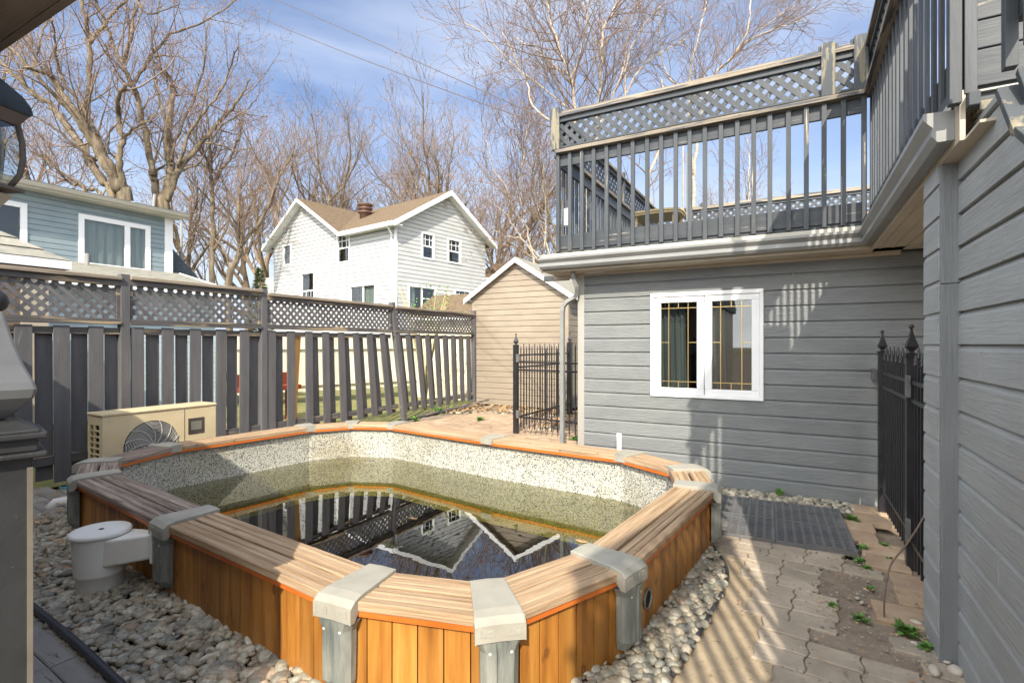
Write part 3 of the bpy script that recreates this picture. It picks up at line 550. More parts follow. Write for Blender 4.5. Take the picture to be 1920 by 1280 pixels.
# skimmer
sk=thing('skimmer',(0,0,0),None,None); sk.parent=pool; sk.location=Vector((-4.05,1.69,0))-Vector(pool.location)
del_keys=[k for k in sk.keys()]
c=Vector((-4.05,1.69,0))
mb=MB(); mb.lathe(c,[(.122,-.01),(.127,.0),(.132,.085),(.14,.09),(.142,.105),(.156,.335),(.156,.345)],32)
mb.build('bucket','pvc',sk)
mb=MB(); mb.add([(-3.935,1.63,.15),(-3.60,1.80,.225),(-3.60,1.875,.225),(-4.0,1.86,.17),(-3.935,1.63,.325),(-3.60,1.80,.385),(-3.60,1.875,.385),(-4.0,1.86,.335)],[(3,2,1,0),(4,5,6,7),(0,1,5,4),(1,2,6,5),(2,3,7,6),(3,0,4,7)]); mb.build('throat','pvc',sk,.014)
mb=MB(); mb.bx(-3.61,-3.595,1.77,1.88,.2,.41); mb.build('flange','pvc',sk,.003)
mb=MB(); mb.lathe(c,[(.168,.343),(.172,.35),(.172,.362),(.16,.372),(.12,.374),(.0,.371)],32); mb.build('lid','pvc',sk)
mb=MB(); mb.lathe(c+Vector((.01,0,.3735)),[(.014,0),(.014,.002),(0,.002)],10); mb.build('lid_hole','darkvoid',sk)
mb=MB(); pr=[(.05,-.02)]
for k in range(7): pr+=[(.052,-.02-k*.014),(.044,-.027-k*.014)]
mb.lathe(c+Vector((.02,-.03,.02)),[(r,z+.0) for r,z in pr][::-1],18); mb.build('hose','pvc',sk)
# water
mb=MB(); mb.add([off(i,-.101,0) for i in range(NN)],[tuple(range(NN))]); tag(mb.build('water','water'),kind='structure')
g=random.Random(5); mb=MB()
for (px,py,lab,r) in [(1167,937,'yellow dead leaf floating on the water by the back wall',.035),(775,972,'small orange leaf floating in the middle of the pool',.03),(1090,1015,'reddish leaf floating by the right side of the pool',.035)]:
    q=at(px,py,FPX*EYE/(py-645)); mb=MB(); a=g.uniform(0,3)
    ring=[q+Vector((math.cos(t)*r*1.5,math.sin(t)*r*.6*(1+.2*math.sin(3*t)),.004)) for t in [k*.524 for k in range(12)]]
    mb.prism(ring,(0,0,.003)); tag(mb.build('floating_leaf',['dryleaf']),lab,'leaf')
# hose valve beside the pool
v=thing('pool_valve',(-6.45,2.45,-.03),'white pipe valve with blue lever on the slabs left of the pool','valve')
q=Vector((-6.5,2.44,0)); mb=MB(); mb.tube([q+Vector((.25,.1,.06)),q+Vector((.12,.05,.06)),q,q+Vector((-.03,-.1,.0)),q+Vector((-.03,-.16,-.06))],[.035,.035,.055,.05,.05],14); mb.build('body','pvc',v)
mb=MB(); mb.tube([q+Vector((0,0,.04)),q+Vector((0,0,.12))],.02,10); mb.beam(q+Vector((-.09,-.03,.13)),q+Vector((.05,.02,.13)),.04,.015); mb.build('lever','valve',v,.004)
# ------------------------------------------------------------------ left fence
FX=-7.35
fence=thing('wooden_fence',(FX,5.5,-.05),'tall dark board fence with lattice top and weathered caps, its far section leaning','fence')
posts=[(-.9,0),(1.22,0),(3.31,0),(5.23,0),(8.2,.4),(11.3,.05)]
def lean(y):
    for (a,la),(b,lb) in zip(posts,posts[1:]):
        if a<=y<=b: t=(y-a)/(b-a); return la+(lb-la)*t*t if lb>la else la+(lb-la)*t
    return 0
for y,l in posts:
    mb=MB(); mb.beam((FX+.0,y+l,-.1),(FX+.0,y,2.47),.1,.1,up=(0,1,0)); mb.build('post','fence',fence,.004)
for bi,((a,la),(b,lb)) in enumerate(zip(posts,posts[1:])):
    zt=2.445-.012*bi+(.03 if bi==2 else 0); y0,y1=a+.05,b-.05
    mb=MB(); mb.bx(FX-.075,FX+.085,y0,y1,zt-.045,zt); mb.build('top_cap','fcap',fence,.004)
    for q in ((FX-.02,FX+.05,y0,y1,zt-.115,zt-.047),(FX-.045,FX+.065,y0,y1,1.84,1.875),(FX-.02,FX+.045,y0,y1,1.877,1.915),(FX-.03,FX+.012,y0,y1,1.72,1.80),(FX-.03,FX+.012,y0+.6*la,y1+.6*lb,.24,.34),(FX-.02,FX+.03,y0,y0+.04,1.916,zt-.116),(FX-.02,FX+.03,y1-.04,y1,1.916,zt-.116)):
        mb=MB(); mb.bx(*q); mb.build('rail','fency',fence,.003)
    mb=MB(); lattice(mb,(FX+.005,y0+.04,1.912),(0,1,0),y1-y0-.08,zt-.112-1.912,.086,.042,.008,(1,0,0)); mb.build('lattice','fence',fence)
    n=max(5,round((y1-y0)/.34)); st=(y1-y0)/n
    for k in range(n):
        yc=y0+st*(k+.24); 
        for front in (1,0):
            yy=yc if front else yc+st*(.6 if bi<3 else .5)
            if yy+.07>y1+.03: continue
            j=rng.uniform(-.012,.012); lt=lean(yy)*.7
            x=FX+(.028 if front else -.055)
            mt='fence'
            if bi==3 and k==1 and not front: mt='newboard'; x=FX-.052; lt-=.12
            mb=MB(); mb.beam((x,yy+lt+j,.05+rng.uniform(-.02,.03)+(.1 if bi>=3 else 0)),(x,yy,1.815 if front else 1.76+rng.uniform(-.02,.02)),.15 if front else .155,.02,up=(1,0,0)); o=mb.build('board',mt,fence,.003)
            if mt=='newboard': o['label']='bare orange cedar board'
mb=MB(); mb.bx(FX+.02,FX+.3,9.7,11.3,.0,.03); mb.beam((FX+.12,8.9,.02),(FX+.5,11.2,.18),.1,.03); tag(mb.build('loose_board','fency'),'loose weathered board lying at the fence foot by the taupe shed','board')
# ------------------------------------------------------------------ heat pump
hp=thing('heat_pump',(-6.83,3.41,-.03),'beige pool heat pump with round fan grille beside the fence','heat pump')
X1,X0,Y0,Y1,Z0,Z1=-6.65,-6.98,2.79,4.05,.06,.80
mb=MB()
# front shell with a round opening
nS=40; cy,cz,rr=3.29,.40,.30
ring=[(cy+rr*math.cos(2*math.pi*k/nS),cz+rr*math.sin(2*math.pi*k/nS)) for k in range(nS)]
def sqp(t):
    c,s=math.cos(t),math.sin(t); yh=(Y1-cy) if c>0 else (cy-Y0); zh=(Z1-cz) if s>0 else (cz-Z0)
    k=min(yh/abs(c) if abs(c)>1e-6 else 9,zh/abs(s) if abs(s)>1e-6 else 9); return (cy+c*k,cz+s*k)
angs=sorted([2*math.pi*k/nS for k in range(nS)]+[math.atan2(zz-cz,yy-cy)%(2*math.pi) for yy in (Y0,Y1) for zz in (Z0,Z1)])
inn=[Vector((X1,cy+rr*math.cos(t),cz+rr*math.sin(t))) for t in angs]; out=[Vector((X1,*sqp(t))) for t in angs]; n=len(angs)
mb.add(inn+out,[(i,i+n,(i+1)%n+n,(i+1)%n) for i in range(n)])
mb.add(inn+[p+Vector((-.06,0,0)) for p in inn],[(i,(i+1)%n,(i+1)%n+n,i+n) for i in range(n)],0,True)
mb.add([(X0,Y0,Z1),(X1,Y0,Z1),(X1,Y1,Z1),(X0,Y1,Z1)],[(0,1,2,3)]); mb.add([(X0,Y1,Z0),(X1,Y1,Z0),(X1,Y1,Z1),(X0,Y1,Z1)],[(0,1,2,3)]); mb.add([(X0,Y0,Z0),(X0,Y1,Z0),(X0,Y1,Z1),(X0,Y0,Z1)],[(0,1,2,3)])
mb.bx(X1-.07,X1-.001,Y0,Y0+.012,Z0,Z1-.002); mb.bx(X0+.001,X0+.05,Y0,Y0+.012,Z0,Z1-.002); mb.bx(X0+.05,X1-.07,Y0,Y0+.012,Z1-.1,Z1-.002)
mb.build('cabinet','beige',hp,.0)
mb=MB(); mb.bx(X0-.01,X1+.012,Y0-.012,Y1+.012,Z1+.001,Z1+.035); mb.build('lid','beige',hp,.012)
mb=MB(); mb.bx(X0+.01,X1-.065,Y0+.05,Y1-.02,Z0,Z1-.01); mb.build('cavity','darkmetal',hp)
mb=MB()
for k in range(9): z=Z0+.05+k*.065; mb.bx(X0+.05,X1-.07,Y0-.004,Y0+.03,z,z+.012)
mb.bx(X0+.14,X0+.15,Y0-.006,Y0+.02,Z0,Z1-.1); mb.build('side_grille','beige',hp)
mb=MB(); mb.tube([Vector((X1-.02,cy+rr*math.cos(t),cz+rr*math.sin(t))) for t in [2*math.pi*k/40 for k in range(41)]],.012,6); 
mb.build('fan_ring','darkmetal',hp)
mb=MB()
for k in range(1,17):
    r=.04+.26*k/17; mb.tube([Vector((X1+.004,cy+r*math.cos(t),cz+r*math.sin(t))) for t in [2*math.pi*j/36 for j in range(37)]],.0032,4,cap=False)
for k in range(12):
    a=2*math.pi*k/12; mb.tube([Vector((X1+.007,cy+(.04+.26*s)*math.cos(a+.8*s),cz+(.04+.26*s)*math.sin(a+.8*s))) for s in [j/8 for j in range(9)]],.0042,4,cap=False)
mb.tube([(X1+.0,cy,cz),(X1+.012,cy,cz)],.04,16); mb.build('fan_guard','steel',hp)
mb=MB()
for k in range(3):
    a=2*math.pi*k/3+.4; q=[Vector((X1-.045-.0*s,cy+s*math.cos(a+w),cz+s*math.sin(a+w))) for s,w in ((.04,0),(.27,-.35),(.28,.3),(.05,.6))]; q[1].x-=.015; q[2].x+=.015; mb.prism(q,(.003,0,0))
mb.build('fan_blade','darkmetal',hp)
mb=MB(); mb.bx(X1-.0,X1+.006,3.7,3.9,.47,.67); d=mb.build('display',surf('dark_display_frame',[(.05,.045,.04),(.09,.08,.07)],(5,5,5),.4),hp,.004)
mb=MB(); mb.bx(X1+.0065,X1+.01,3.735,3.865,.52,.63); mb.build('screen',surf('grey_display',[(.16,.16,.13),(.22,.22,.18)],(5,5,5),.2),d)
for y in (2.95,3.8): mb=MB(); mb.bx(X0,X1,y,y+.07,-.04,Z0); mb.build('foot','darkmetal',hp)
mb=MB(); mb.bx(X1-.001,X1+.0025,3.655,3.66,Z0,Z1); mb.build('seam','darkmetal',hp)
mb=MB(); mb.tube([(X0+.1,Y1-.02,.18),(X0+.1,Y1+.12,.18),(X0+.1,Y1+.16,.1),(X0+.1,Y1+.17,-.05)],.03,12); mb.build('hose','pvc',hp)
for (y,z) in ((Y0+.04,Z1-.03),(Y1-.04,Z1-.03),(Y1-.04,.3),(3.62,Z1-.03)): mb=MB(); mb.tube([(X1,y,z),(X1+.004,y,z)],.008,8); mb.build('screw','steel',hp)
# ------------------------------------------------------------------ windows helper
def window(parent,name,O,U,N,u0,u1,z0,z1,depth=.05,fw=.05,bars=(),inner='darkvoid',split=None,sash=0,recess=.05,fmat='white',label=None,curtain=False,reveal=.35):
    O=Vector(O);U=Vector(U).normalized();N=Vector(N).normalized();Z=Vector((0,0,1)); B=Matrix((U,N,Z)).transposed()
    def bx(mb,a,b,c,d,n0,n1): mb.box(O+U*((a+b)/2)+Z*((c+d)/2)+N*((n0+n1)/2),(b-a,n1-n0,d-c),B)
    mb=MB(); bx(mb,u0,u1,z1-fw,z1,-.02,depth); bx(mb,u0,u1,z0,z0+fw,-.02,depth); bx(mb,u0,u0+fw,z0+fw,z1-fw,-.02,depth-.002); bx(mb,u1-fw,u1,z0+fw,z1-fw,-.02,depth-.002)
    if split:
        for s in split: bx(mb,s-fw*.5,s+fw*.5,z0+fw,z1-fw,-.02,depth-.004)
    o=mb.build(name,fmat,parent,.003)
    if label: o['label']=label
    mb=MB(); bx(mb,u0+fw,u1-fw,z0+fw,z1-fw,-.006,-.002); mb.build('glass_pane','glass',o)
    mb=MB(); bx(mb,u0+fw*.5,u1-fw*.5,z0+fw*.5,z1-fw*.5,-reveal-.02,-reveal); mb.build('room_back',inner,o)
    if curtain:
        mb=MB(); a,b=curtain; n=40; vs=[];
        for k in range(n+1):
            u=a+(b-a)*k/n; w=.018*math.sin(k*1.1)+.008*math.sin(k*2.7); vs+=[O+U*u+Z*(z0+fw*.5)+N*(-.08+w),O+U*u+Z*(z1-fw*.5)+N*(-.08+w)]
        mb.add(vs,[(2*k,2*k+2,2*k+3,2*k+1) for k in range(n)],0,True); mb.build('curtain','curtain',o)
    if bars:
        mb=MB()
        for (a,b,c,d) in bars: bx(mb,a,b,c,d,.0,.008)
        mb.build('glazing_bars',fmat,o)
    return o
# ------------------------------------------------------------------ grey garage with roof deck
gar=thing('garage',(1.3,8.9,-.05),'grey lap sided flat roofed garage with one white window','garage')
WY=6.21; WX0,WX1=-2.416,1.6
gl=[(-1.43,-.94,1.06,2.125),(-.86,-.375,1.06,2.125)]
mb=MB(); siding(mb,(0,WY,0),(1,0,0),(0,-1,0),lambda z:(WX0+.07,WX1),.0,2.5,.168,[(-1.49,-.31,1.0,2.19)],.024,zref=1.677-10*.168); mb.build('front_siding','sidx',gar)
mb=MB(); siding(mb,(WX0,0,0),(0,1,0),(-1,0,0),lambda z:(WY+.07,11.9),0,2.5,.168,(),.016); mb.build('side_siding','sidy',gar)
mb=MB(); mb.bx(WX0-.018,WX0+.07,WY-.022,WY-.002,-.02,2.5); mb.bx(WX0-.022,WX0-.002,WY-.018,WY+.07,-.02,2.5); mb.build('corner_board','trim_light',gar,.003)
for (x,z0,z1) in ((-.01,2.18,2.35),(.17,.665,1.0),(-1.0,2.35,2.5),(-.62,.33,.0)):
    if z1>z0: mb=MB(); mb.bx(x-.011,x+.011,WY-.0235,WY-.004,z0,z1); mb.build('joint_cover','sidx',gar)
mb=MB()  # core walls behind siding with window opening
for a in ((WX0+.01,-1.49,0,2.5),(-.31,WX1,0,2.5),(-1.49,-.31,0,1.0),(-1.49,-.31,2.19,2.5)): mb.bx(a[0],a[1],WY+.003,WY+.12,a[2],a[3])
mb.bx(WX0+.01,WX0+.12,WY+.121,11.9,0,2.5); mb.bx(WX0+.01,5.2,11.9,12.0,0,2.5); mb.bx(5.2,5.3,3.4,12.0,0,2.5); mb.bx(WX1,5.2,WY+.003,WY+.12,0,2.5); mb.build('wall_core','trim',gar)
w=thing('casement_window',(0,0,0),None,None); w.parent=gar; w.location=Vector((-.9,WY,1.0))-Vector(gar.location)
mb=MB(); F0=WY-.045
mb.bx(-1.506,-.294,F0,WY+.05,2.155,2.2); mb.bx(-1.506,-.294,F0,WY+.05,.985,1.02); mb.bx(-1.506,-1.468,F0+.002,WY+.05,1.02,2.155); mb.bx(-.332,-.294,F0+.002,WY+.05,1.02,2.155); mb.build('frame','white',w,.004)
for (a,b) in ((-1.467,-.903),(-.897,-.333)):
    mb=MB(); mb.bx(a,b,WY-.028,WY+.03,2.085,2.154); mb.bx(a,b,WY-.028,WY+.03,1.021,1.09); mb.bx(a,a+.078,WY-.03,WY+.03,1.09,2.085); mb.bx(b-.078,b,WY-.03,WY+.03,1.09,2.085); s=mb.build('sash','white',w,.006)
    A,Bq=a+.078,b-.078; mb=MB(); mb.bx(A,Bq,WY+.0,WY+.006,1.09,2.085); mb.build('glass_pane','glass',s)
    mb=MB(); t=.004; y0,y1=WY-.005,WY-.001
    v1,v2=A+.09,Bq-.1
    for v_ in (v1,v2): mb.bx(v_-t,v_+t,y0,y1,1.09,2.085)
    for z in (1.165,2.02): mb.bx(A,Bq,y0-.001,y1-.0005,z-t,z+t)
    mb.bx((v1+v2)/2-t,(v1+v2)/2+t,y0,y1,2.02,2.085); mb.bx((v1+v2)/2-t,(v1+v2)/2+t,y0,y1,1.09,1.165)
    mb.bx(A,v1,y0-.001,y1-.0005,1.62-t,1.62+t); mb.bx(v2,Bq,y0-.001,y1-.0005,1.62-t,1.62+t); mb.build('glazing_bars','brass',s)
    mb=MB(); c0,c1=((A-.02,A+.26) if a<-1 else (A-.02,A+.13)); vs=[]
    for k in range(31):
        u=c0+(c1-c0)*k/30; q=.02*math.sin(k*.9); vs+=[(u,WY+.16+q,1.05),(u-.02,WY+.16+q,2.12)]
    mb.add(vs,[(2*k,2*k+2,2*k+3,2*k+1) for k in range(30)],0,True); mb.build('curtain','sheer',s)
mb=MB(); mb.bx(-2.2,.6,WY+1.6,WY+1.65,.1,2.45); mb.bx(-2.2,.6,WY+.13,WY+1.6,.05,.1); mb.build('room','inwall',w)
# roof edge: soffit, fascia, gutter
mb=MB()
mb.bx(WX0-.35,.9,5.90,WY-.025,2.50,2.512); mb.bx(.66,1.6,2.75,6.1,2.50,2.512)
for k in range(9): mb.bx(.7+k*.1,.71+k*.1,3.7,5.9,2.494,2.4995)
mb.bx(WX0-.35,.9,WY-.026,WY-.004,2.44,2.498)
mb.build('soffit','soffit',gar)
mb=MB(); mb.bx(WX0-.4,.66,5.885,5.905,2.50,2.72); mb.bx(.64,.66,2.95,5.885,2.50,2.72); mb.build('fascia','soffit',gar)
# K style gutter profile (d outward, z)
gp=[(0,2.53),(.06,2.53),(.085,2.56),(.08,2.6),(.115,2.64),(.115,2.665),(.105,2.665),(.105,2.645),(.07,2.605),(.075,2.565),(.055,2.54),(.0,2.54)]
def gut(mb,pts,prof,closed=False):   # pts with outward normals
    n=len(prof); vs=[]
    for (x,y,nx,ny) in pts: vs+=[(x+nx*d,y+ny*d,z) for d,z in prof]
    fs=[(k*n+i,k*n+(i+1)%n,(k+1)*n+(i+1)%n,(k+1)*n+i) for k in range(len(pts)-1) for i in range(n)]
    mb.add(vs,fs)
gpts=[(-2.79,5.884,0,-1),(.639,5.884,-1,-1),(.639,3.03,-1,0)]
mb=MB(); gut(mb,gpts,gp); mb.prism([(.639-d,3.03,z) for d,z in ((0,2.53),(.06,2.53),(.085,2.56),(.08,2.6),(.115,2.64),(.115,2.67),(0,2.665))],(0,-.004,0)); mb.prism([(-2.79,5.884-d,z) for d,z in ((0,2.53),(.06,2.53),(.085,2.56),(.08,2.6),(.115,2.64),(.115,2.665),(0,2.665))],(-.004,0,0)); mb.build('gutter','gutter',gar)
mb=MB(); gut(mb,gpts,[(-.02,2.722),(.012,2.722),(.012,2.672),(.0,2.672),(.0,2.70),(-.02,2.71)]); mb.bx(-2.86,.66,5.905,6.3,2.712,2.72); mb.bx(.66,1.2,2.98,6.3,2.712,2.72); mb.build('drip_edge','gutterlip',gar)
mb=MB(); P=[at(1073,505,6.42),at(1076,520,6.42),at(1082,538,6.45),at(1083,548,6.5),at(1078,557,6.56),at(1062,567,6.6),at(1056,574,6.62),at(1054.5,586,6.62),at(1054.5,870,6.62)]
pts=[Vector(p) for p in P]
for a,b in zip(pts,pts[1:]): mb.beam(a,b,.06,.05,up=(1,0,0.001))
mb.build('downspout','gutter',gar,.004)
mb=MB(); mb.bx(-2.95,-2.6,6.25,6.33,2.44,2.51); mb.build('gutter_elbow','gutter',gar,.01)
# white vent pipe
mb=MB(); q=Vector((-1.86,6.08,0)); mb.tube([q+Vector((0,0,-.05)),q+Vector((0,0,.52))],.028,14); tag(mb.build('vent_pipe','white'),'short white plastic pipe standing against the grey wall behind the pool','pipe')
# deck
deck=thing('roof_deck',(1.2,8.6,2.72),'dark slate painted roof deck with lattice topped railing above the garage','deck')
mb=MB(); mb.bx(-2.66,5.2,6.02,11.6,2.74,2.79); mb.bx(.64,5.2,2.98,6.02,2.74,2.79); mb.build('floor','deckx',deck)
mb=MB(); mb.bx(-2.62,.6,6.05,6.12,2.725,2.739)
mb.build('joist','weax',deck)
def railing(parent,A,B,out,z0=2.75,front_out=.0,lat=True,flipmat='weax',bal=True,bd=.039,postz=4.58,posts_at=(),peel=True):
    A=Vector(A);B=Vector(B);U=(B-A);L=U.length;U.normalize();N=Vector(out); B3=Matrix((U,N,Vector((0,0,1)))).transposed()
    bmat='deckx'
    def bx(mb,a,b,n0,n1,c,d): mb.box(A+U*((a+b)/2)+N*((n0+n1)/2)+Vector((0,0,(c+d)/2)),(b-a,n1-n0,d-c),B3)
    mb=MB(); bx(mb,0,L,-.035,0,2.79,2.975); bx(mb,0,L,-.035,0,3.84,3.975); mb.build('rail_board',bmat,parent,.003)
    mb=MB(); bx(mb,-.0,L+.0,-.075,.08,3.99,4.035); mb.build('lower_cap',flipmat,parent,.004)
    mb=MB(); n=round(L/.152)
    for k in range(n):
        u=.02+k*(L-.04)/(n-1) if n>1 else 0; j=rng.uniform(-.006,.006); z=z0+rng.uniform(-.012,.012); bx(mb,u-.022+j,u+.022+j,.001,bd,z,3.992)
    mb.build('balusters','deckz',parent,.002)
    if lat:
        mb=MB(); bx(mb,0,L,-.03,.03,4.06,4.085); bx(mb,0,L,-.03,.035,4.385,4.44); bx(mb,0,.04,-.03,.03,4.085,4.385); bx(mb,L-.04,L,-.03,.03,4.085,4.385); bx(mb,0,L,-.02,.02,4.036,4.06); mb.build('lattice_frame',bmat,parent,.003)
        mb=MB(); lattice(mb,A+U*.04+Vector((0,0,4.085)),U,L-.08,.3,.1,.052,.008,N); mb.build('lattice','deckz',parent)
        mb=MB(); bx(mb,0,L,-.07,.07,4.442,4.48); bx(mb,0,L,-.045,.045,4.481,4.515); mb.build('top_cap',flipmat,parent,.004)
    for u in posts_at:
        mb=MB(); bx(mb,u-.045,u+.045,-.05,.05,4.036,postz); mb.build('post','weaz',parent,.006)
        mb=MB(); bx(mb,u-.06,u+.06,.052,.072,4.037,postz-.02); bx(mb,u-.085,u-.046,-.03,.05,4.44,postz-.03); bx(mb,u+.046,u+.085,-.03,.05,4.44,postz-.03); mb.build('post_facing','weaz',parent,.008)
railing(deck,(-2.64,6.0,0),(.6,6.0,0),(0,-1,0),posts_at=(.0,2.93,3.2))
railing(deck,(.66,6.06,0),(.66,2.98,0),(-1,0,0),flipmat='weay',bd=.02)
railing(deck,(-2.64,11.5,0),(-2.64,6.08,0),(-1,0,0),flipmat='weay',posts_at=(2.7,5.3))
railing(deck,(-2.6,11.5,0),(5.1,11.5,0),(0,1,0),posts_at=(.9,5.0))
railing(deck,(.72,2.58,0),(.72,1.9,0),(-1,0,0),z0=2.62,flipmat='weay')
# board wall at the head of the stairs
mb=MB()
for k in range(14): mb.bx(.665,1.25,3.0,3.03,2.655+k*.128,2.655+k*.128+.122)
mb.build('stair_head_boards','deckx',deck,.004)
mb=MB(); mb.bx(.60,.645,2.93,2.975,2.66,5.2); mb.bx(.655,.70,2.945,2.99,2.70,5.2); mb.build('corner_post','deckz',deck,.003)
mb=MB(); mb.bx(.7,.9,2.92,3.06,2.61,2.65); mb.bx(.66,.70,2.9,3.0,2.63,2.69); mb.build('end_block','weaz',deck,.004)
tag(deck.children[0]) if False else None
# table on deck
t=thing('plastic_table',(-1.7,7.45,2.79),'yellowed plastic table standing on the roof deck','table')
mb=MB(); c=Vector((-1.72,7.5,3.44)); pr=[]
for k in range(24):
    a=2*math.pi*k/24; sx=math.copysign(abs(math.cos(a))**.5,math.cos(a)); sy=math.copysign(abs(math.sin(a))**.5,math.sin(a)); pr.append((c.x+.37*sx,c.y+.3*sy,c.z))
mb.prism(pr,(0,0,.03)); pr2=[((p[0]-c.x)*.96+c.x,(p[1]-c.y)*.96+c.y,c.z-.03) for p in pr]; mb.prism(pr2,(0,0,.029)); mb.build('table_top','yellow',t,.004)
for sx in (-1,1):
    for sy in (-1,1):
        mb=MB(); mb.tube([c+Vector((sx*.26,sy*.2,-.03)),c+Vector((sx*.31,sy*.24,-.65))],[.03,.018],8); mb.build('leg','yellow',t)
# tall pole at deck far corner
t=thing('pole',(-1.95,11.25,2.79),'tall grey pole standing behind the balusters at the far deck railing','pole')
mb=MB(); mb.bx(-1.99,-1.88,11.2,11.3,2.79,5.6); mb.build('post','trim',t,.004)
mb=MB(); mb.tube([(-2.04,11.15,2.79),(-2.04,11.15,5.75)],.022,8); mb.build('pipe','wire',t)
# deck lamp box
mb=MB(); mb.bx(-2.60,-2.54,6.12,6.17,3.12,3.34); tag(mb.build('outlet_box','white',None,.008),'small white box on the inner side of the deck corner post','box')
# ------------------------------------------------------------------ near right wall (stair wall), corner pier
rw=thing('stair_wall',(.8,1.5,-.05),'grey lap sided wall rising along the outside stairs at right','wall')
XR=.735
def topz(y): return 2.6 if y>2.73 else (2.6-1.33*(2.73-y) if y>2.57 else 2.387-.68*(2.57-y))
def ymin(z):
    if z>=2.6: return 2.73
    if z>2.387: return 2.73-(2.6-z)/1.33
    return max(-1.0,2.57-(2.387-z)/.68)
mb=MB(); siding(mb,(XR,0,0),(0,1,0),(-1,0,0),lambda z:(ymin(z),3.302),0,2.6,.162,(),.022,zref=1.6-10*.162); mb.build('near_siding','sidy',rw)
for (y,k_) in ((2.72,4),(2.95,9),(2.66,12),(3.08,1)):
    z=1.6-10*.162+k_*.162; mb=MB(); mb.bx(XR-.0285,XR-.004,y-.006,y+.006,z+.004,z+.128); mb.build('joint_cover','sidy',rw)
mb=MB(); mb.prism([(XR+.002,3.3,-.05),(XR+.002,3.3,2.59),(XR+.002,2.73,2.59),(XR+.002,2.575,2.38),(XR+.002,-1.0,0.05),(XR+.002,-1.0,-.05)],(.09,0,0)); mb.build('wall_core','trim',rw)
mb=MB(); mb.beam((XR+.03,2.74,2.612),(XR+.03,2.56,2.38),.12,.03,up=(0,1,.2)); mb.beam((XR+.03,2.55,2.385),(XR+.03,-1.0,-.03+.02),.12,.03); mb.beam((XR+.045,2.7,2.66),(XR+.05,2.62,2.52),.05,.03,up=(0,1,.2)); mb.build('top_trim','weaz',rw,.003)
# pier: front trim board, siding on the left face
mb=MB(); mb.bx(.643,XR+.0,3.30,3.325,-.02,1.9); mb.bx(.643,XR+.0,3.301,3.326,1.903,2.505); mb.build('corner_board','trim',rw,.004)
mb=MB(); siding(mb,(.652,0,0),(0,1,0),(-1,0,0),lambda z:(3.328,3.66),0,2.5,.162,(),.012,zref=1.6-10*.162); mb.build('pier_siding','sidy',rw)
mb=MB(); mb.bx(.655,1.6,3.33,3.655,-.05,2.495); mb.build('pier_core','trim',rw)
# stairs with side railing
stn=thing('outside_stairs',(1.3,1.0,-.05),'wooden steps climbing to the roof deck behind the near grey wall','stairs')
mb=MB(); N_=14
for k in range(N_):
    y=2.95-(k+1)*.27; z=2.70-(k+1)*.185
    if z>0: mb.bx(.84,1.2,y-.02,y+.27,z,z+.035); mb.bx(.84,1.2,y+.26,y+.268,z+.036,z+.184)
mb.build('steps','deckx',stn)
mb=MB(); mb.beam((.86,2.95,2.6),(.86,-.9,-.02),.04,.24); mb.beam((1.19,2.95,2.6),(1.19,-.9,-.02),.04,.24); mb.build('stringer','deckx',stn)
# unseen rear wing added with the same railing, behind the camera at right (throws the striped light on the paving)
wing=thing('shade_stripe_wing',(3,-1.6,-.05),'unseen grey wing with railed flat roof, added to stripe the paving with light','building')
mb=MB(); mb.prism([(1.05,-2.6,-.05),(1.50,-.12,-.05),(5,-.12,-.05),(5,-2.6,-.05)],(0,0,2.83)); mb.build('wall','trim',wing)
railing(wing,(1.02,-2.4,0),(1.44,-.2,0),(-.98,.19,0),z0=2.75,flipmat='weay')
# ------------------------------------------------------------------ wrought iron
def finial(mb,c,s=1.0,n=4,ang=math.pi/4):
    c=Vector(c); mb.lathe(c,[(r*s,z*s) for r,z in ((.045,0),(.047,.012),(.02,.02),(.016,.03),(.026,.04),(.04,.052),(.042,.06),(.036,.075),(.024,.1),(.014,.13),(.009,.15),(.008,.158))],n,ang=ang,sm=False)
    mb.lathe(c+Vector((0,0,.157*s)),[(0,0),(.008*s,.002*s),(.013*s,.01*s),(.013*s,.016*s),(.008*s,.024*s),(0,.027*s)],10)
def picket(mb,p,z0,z1,w=.008):
    x,y=p; mb.bx(x-w,x+w,y-w,y+w,z0,z1)
    mb.lathe((x,y,z1),[(.016,0),(.017,.006),(.009,.01),(.013,.03),(.012,.036),(.004,.07),(0,.082)],6)
def iron_panel(parent,A,B,z0,ztop,rails,pitch=.09,alt=.05,name='railing_panel'):
    A=Vector((*A,0));B=Vector((*B,0));U=(B-A);L=U.length;U.normalize(); n=round(L/pitch)
    mb=MB()
    for k in range(1,n): p=A+U*(L*k/n); picket(mb,(p.x,p.y),z0,ztop-(alt if k%2 else 0))
    mb.build('pickets','iron',parent)
    for z in rails: mb=MB(); mb.beam(A+Vector((0,0,z)),B+Vector((0,0,z)),.026,.03); mb.build('rail','iron',parent,.002)
def ipost(parent,x,y,h,w=.035,s=1.0):
    mb=MB(); mb.bx(x-w,x+w,y-w,y+w,-.03,h); mb.bx(x-w-.006,x+w+.006,y-w-.006,y+w+.006,h,h+.012); finial(mb,(x,y,h+.012),s); mb.build('gate_post','iron',parent,.002)
ga=thing('iron_gate',(-3.5,8.1,-.03),'black spear topped iron gate with hinge post near the taupe shed','gate')
ipost(ga,-4.39,8.15,1.56,.04,1.2); iron_panel(ga,(-4.33,8.14),(-2.5,7.9),.1,1.52,(.30,1.28,1.14),.115)
for z in (.28,1.28): mb=MB(); mb.bx(-4.36,-4.30,8.09,8.13,z,z+.14); mb.build('hinge','hingem',ga,.004)
gb=thing('iron_fence',(-4.45,9.5,-.03),'black iron fence panel receding from the gate post toward the taupe shed','fence')
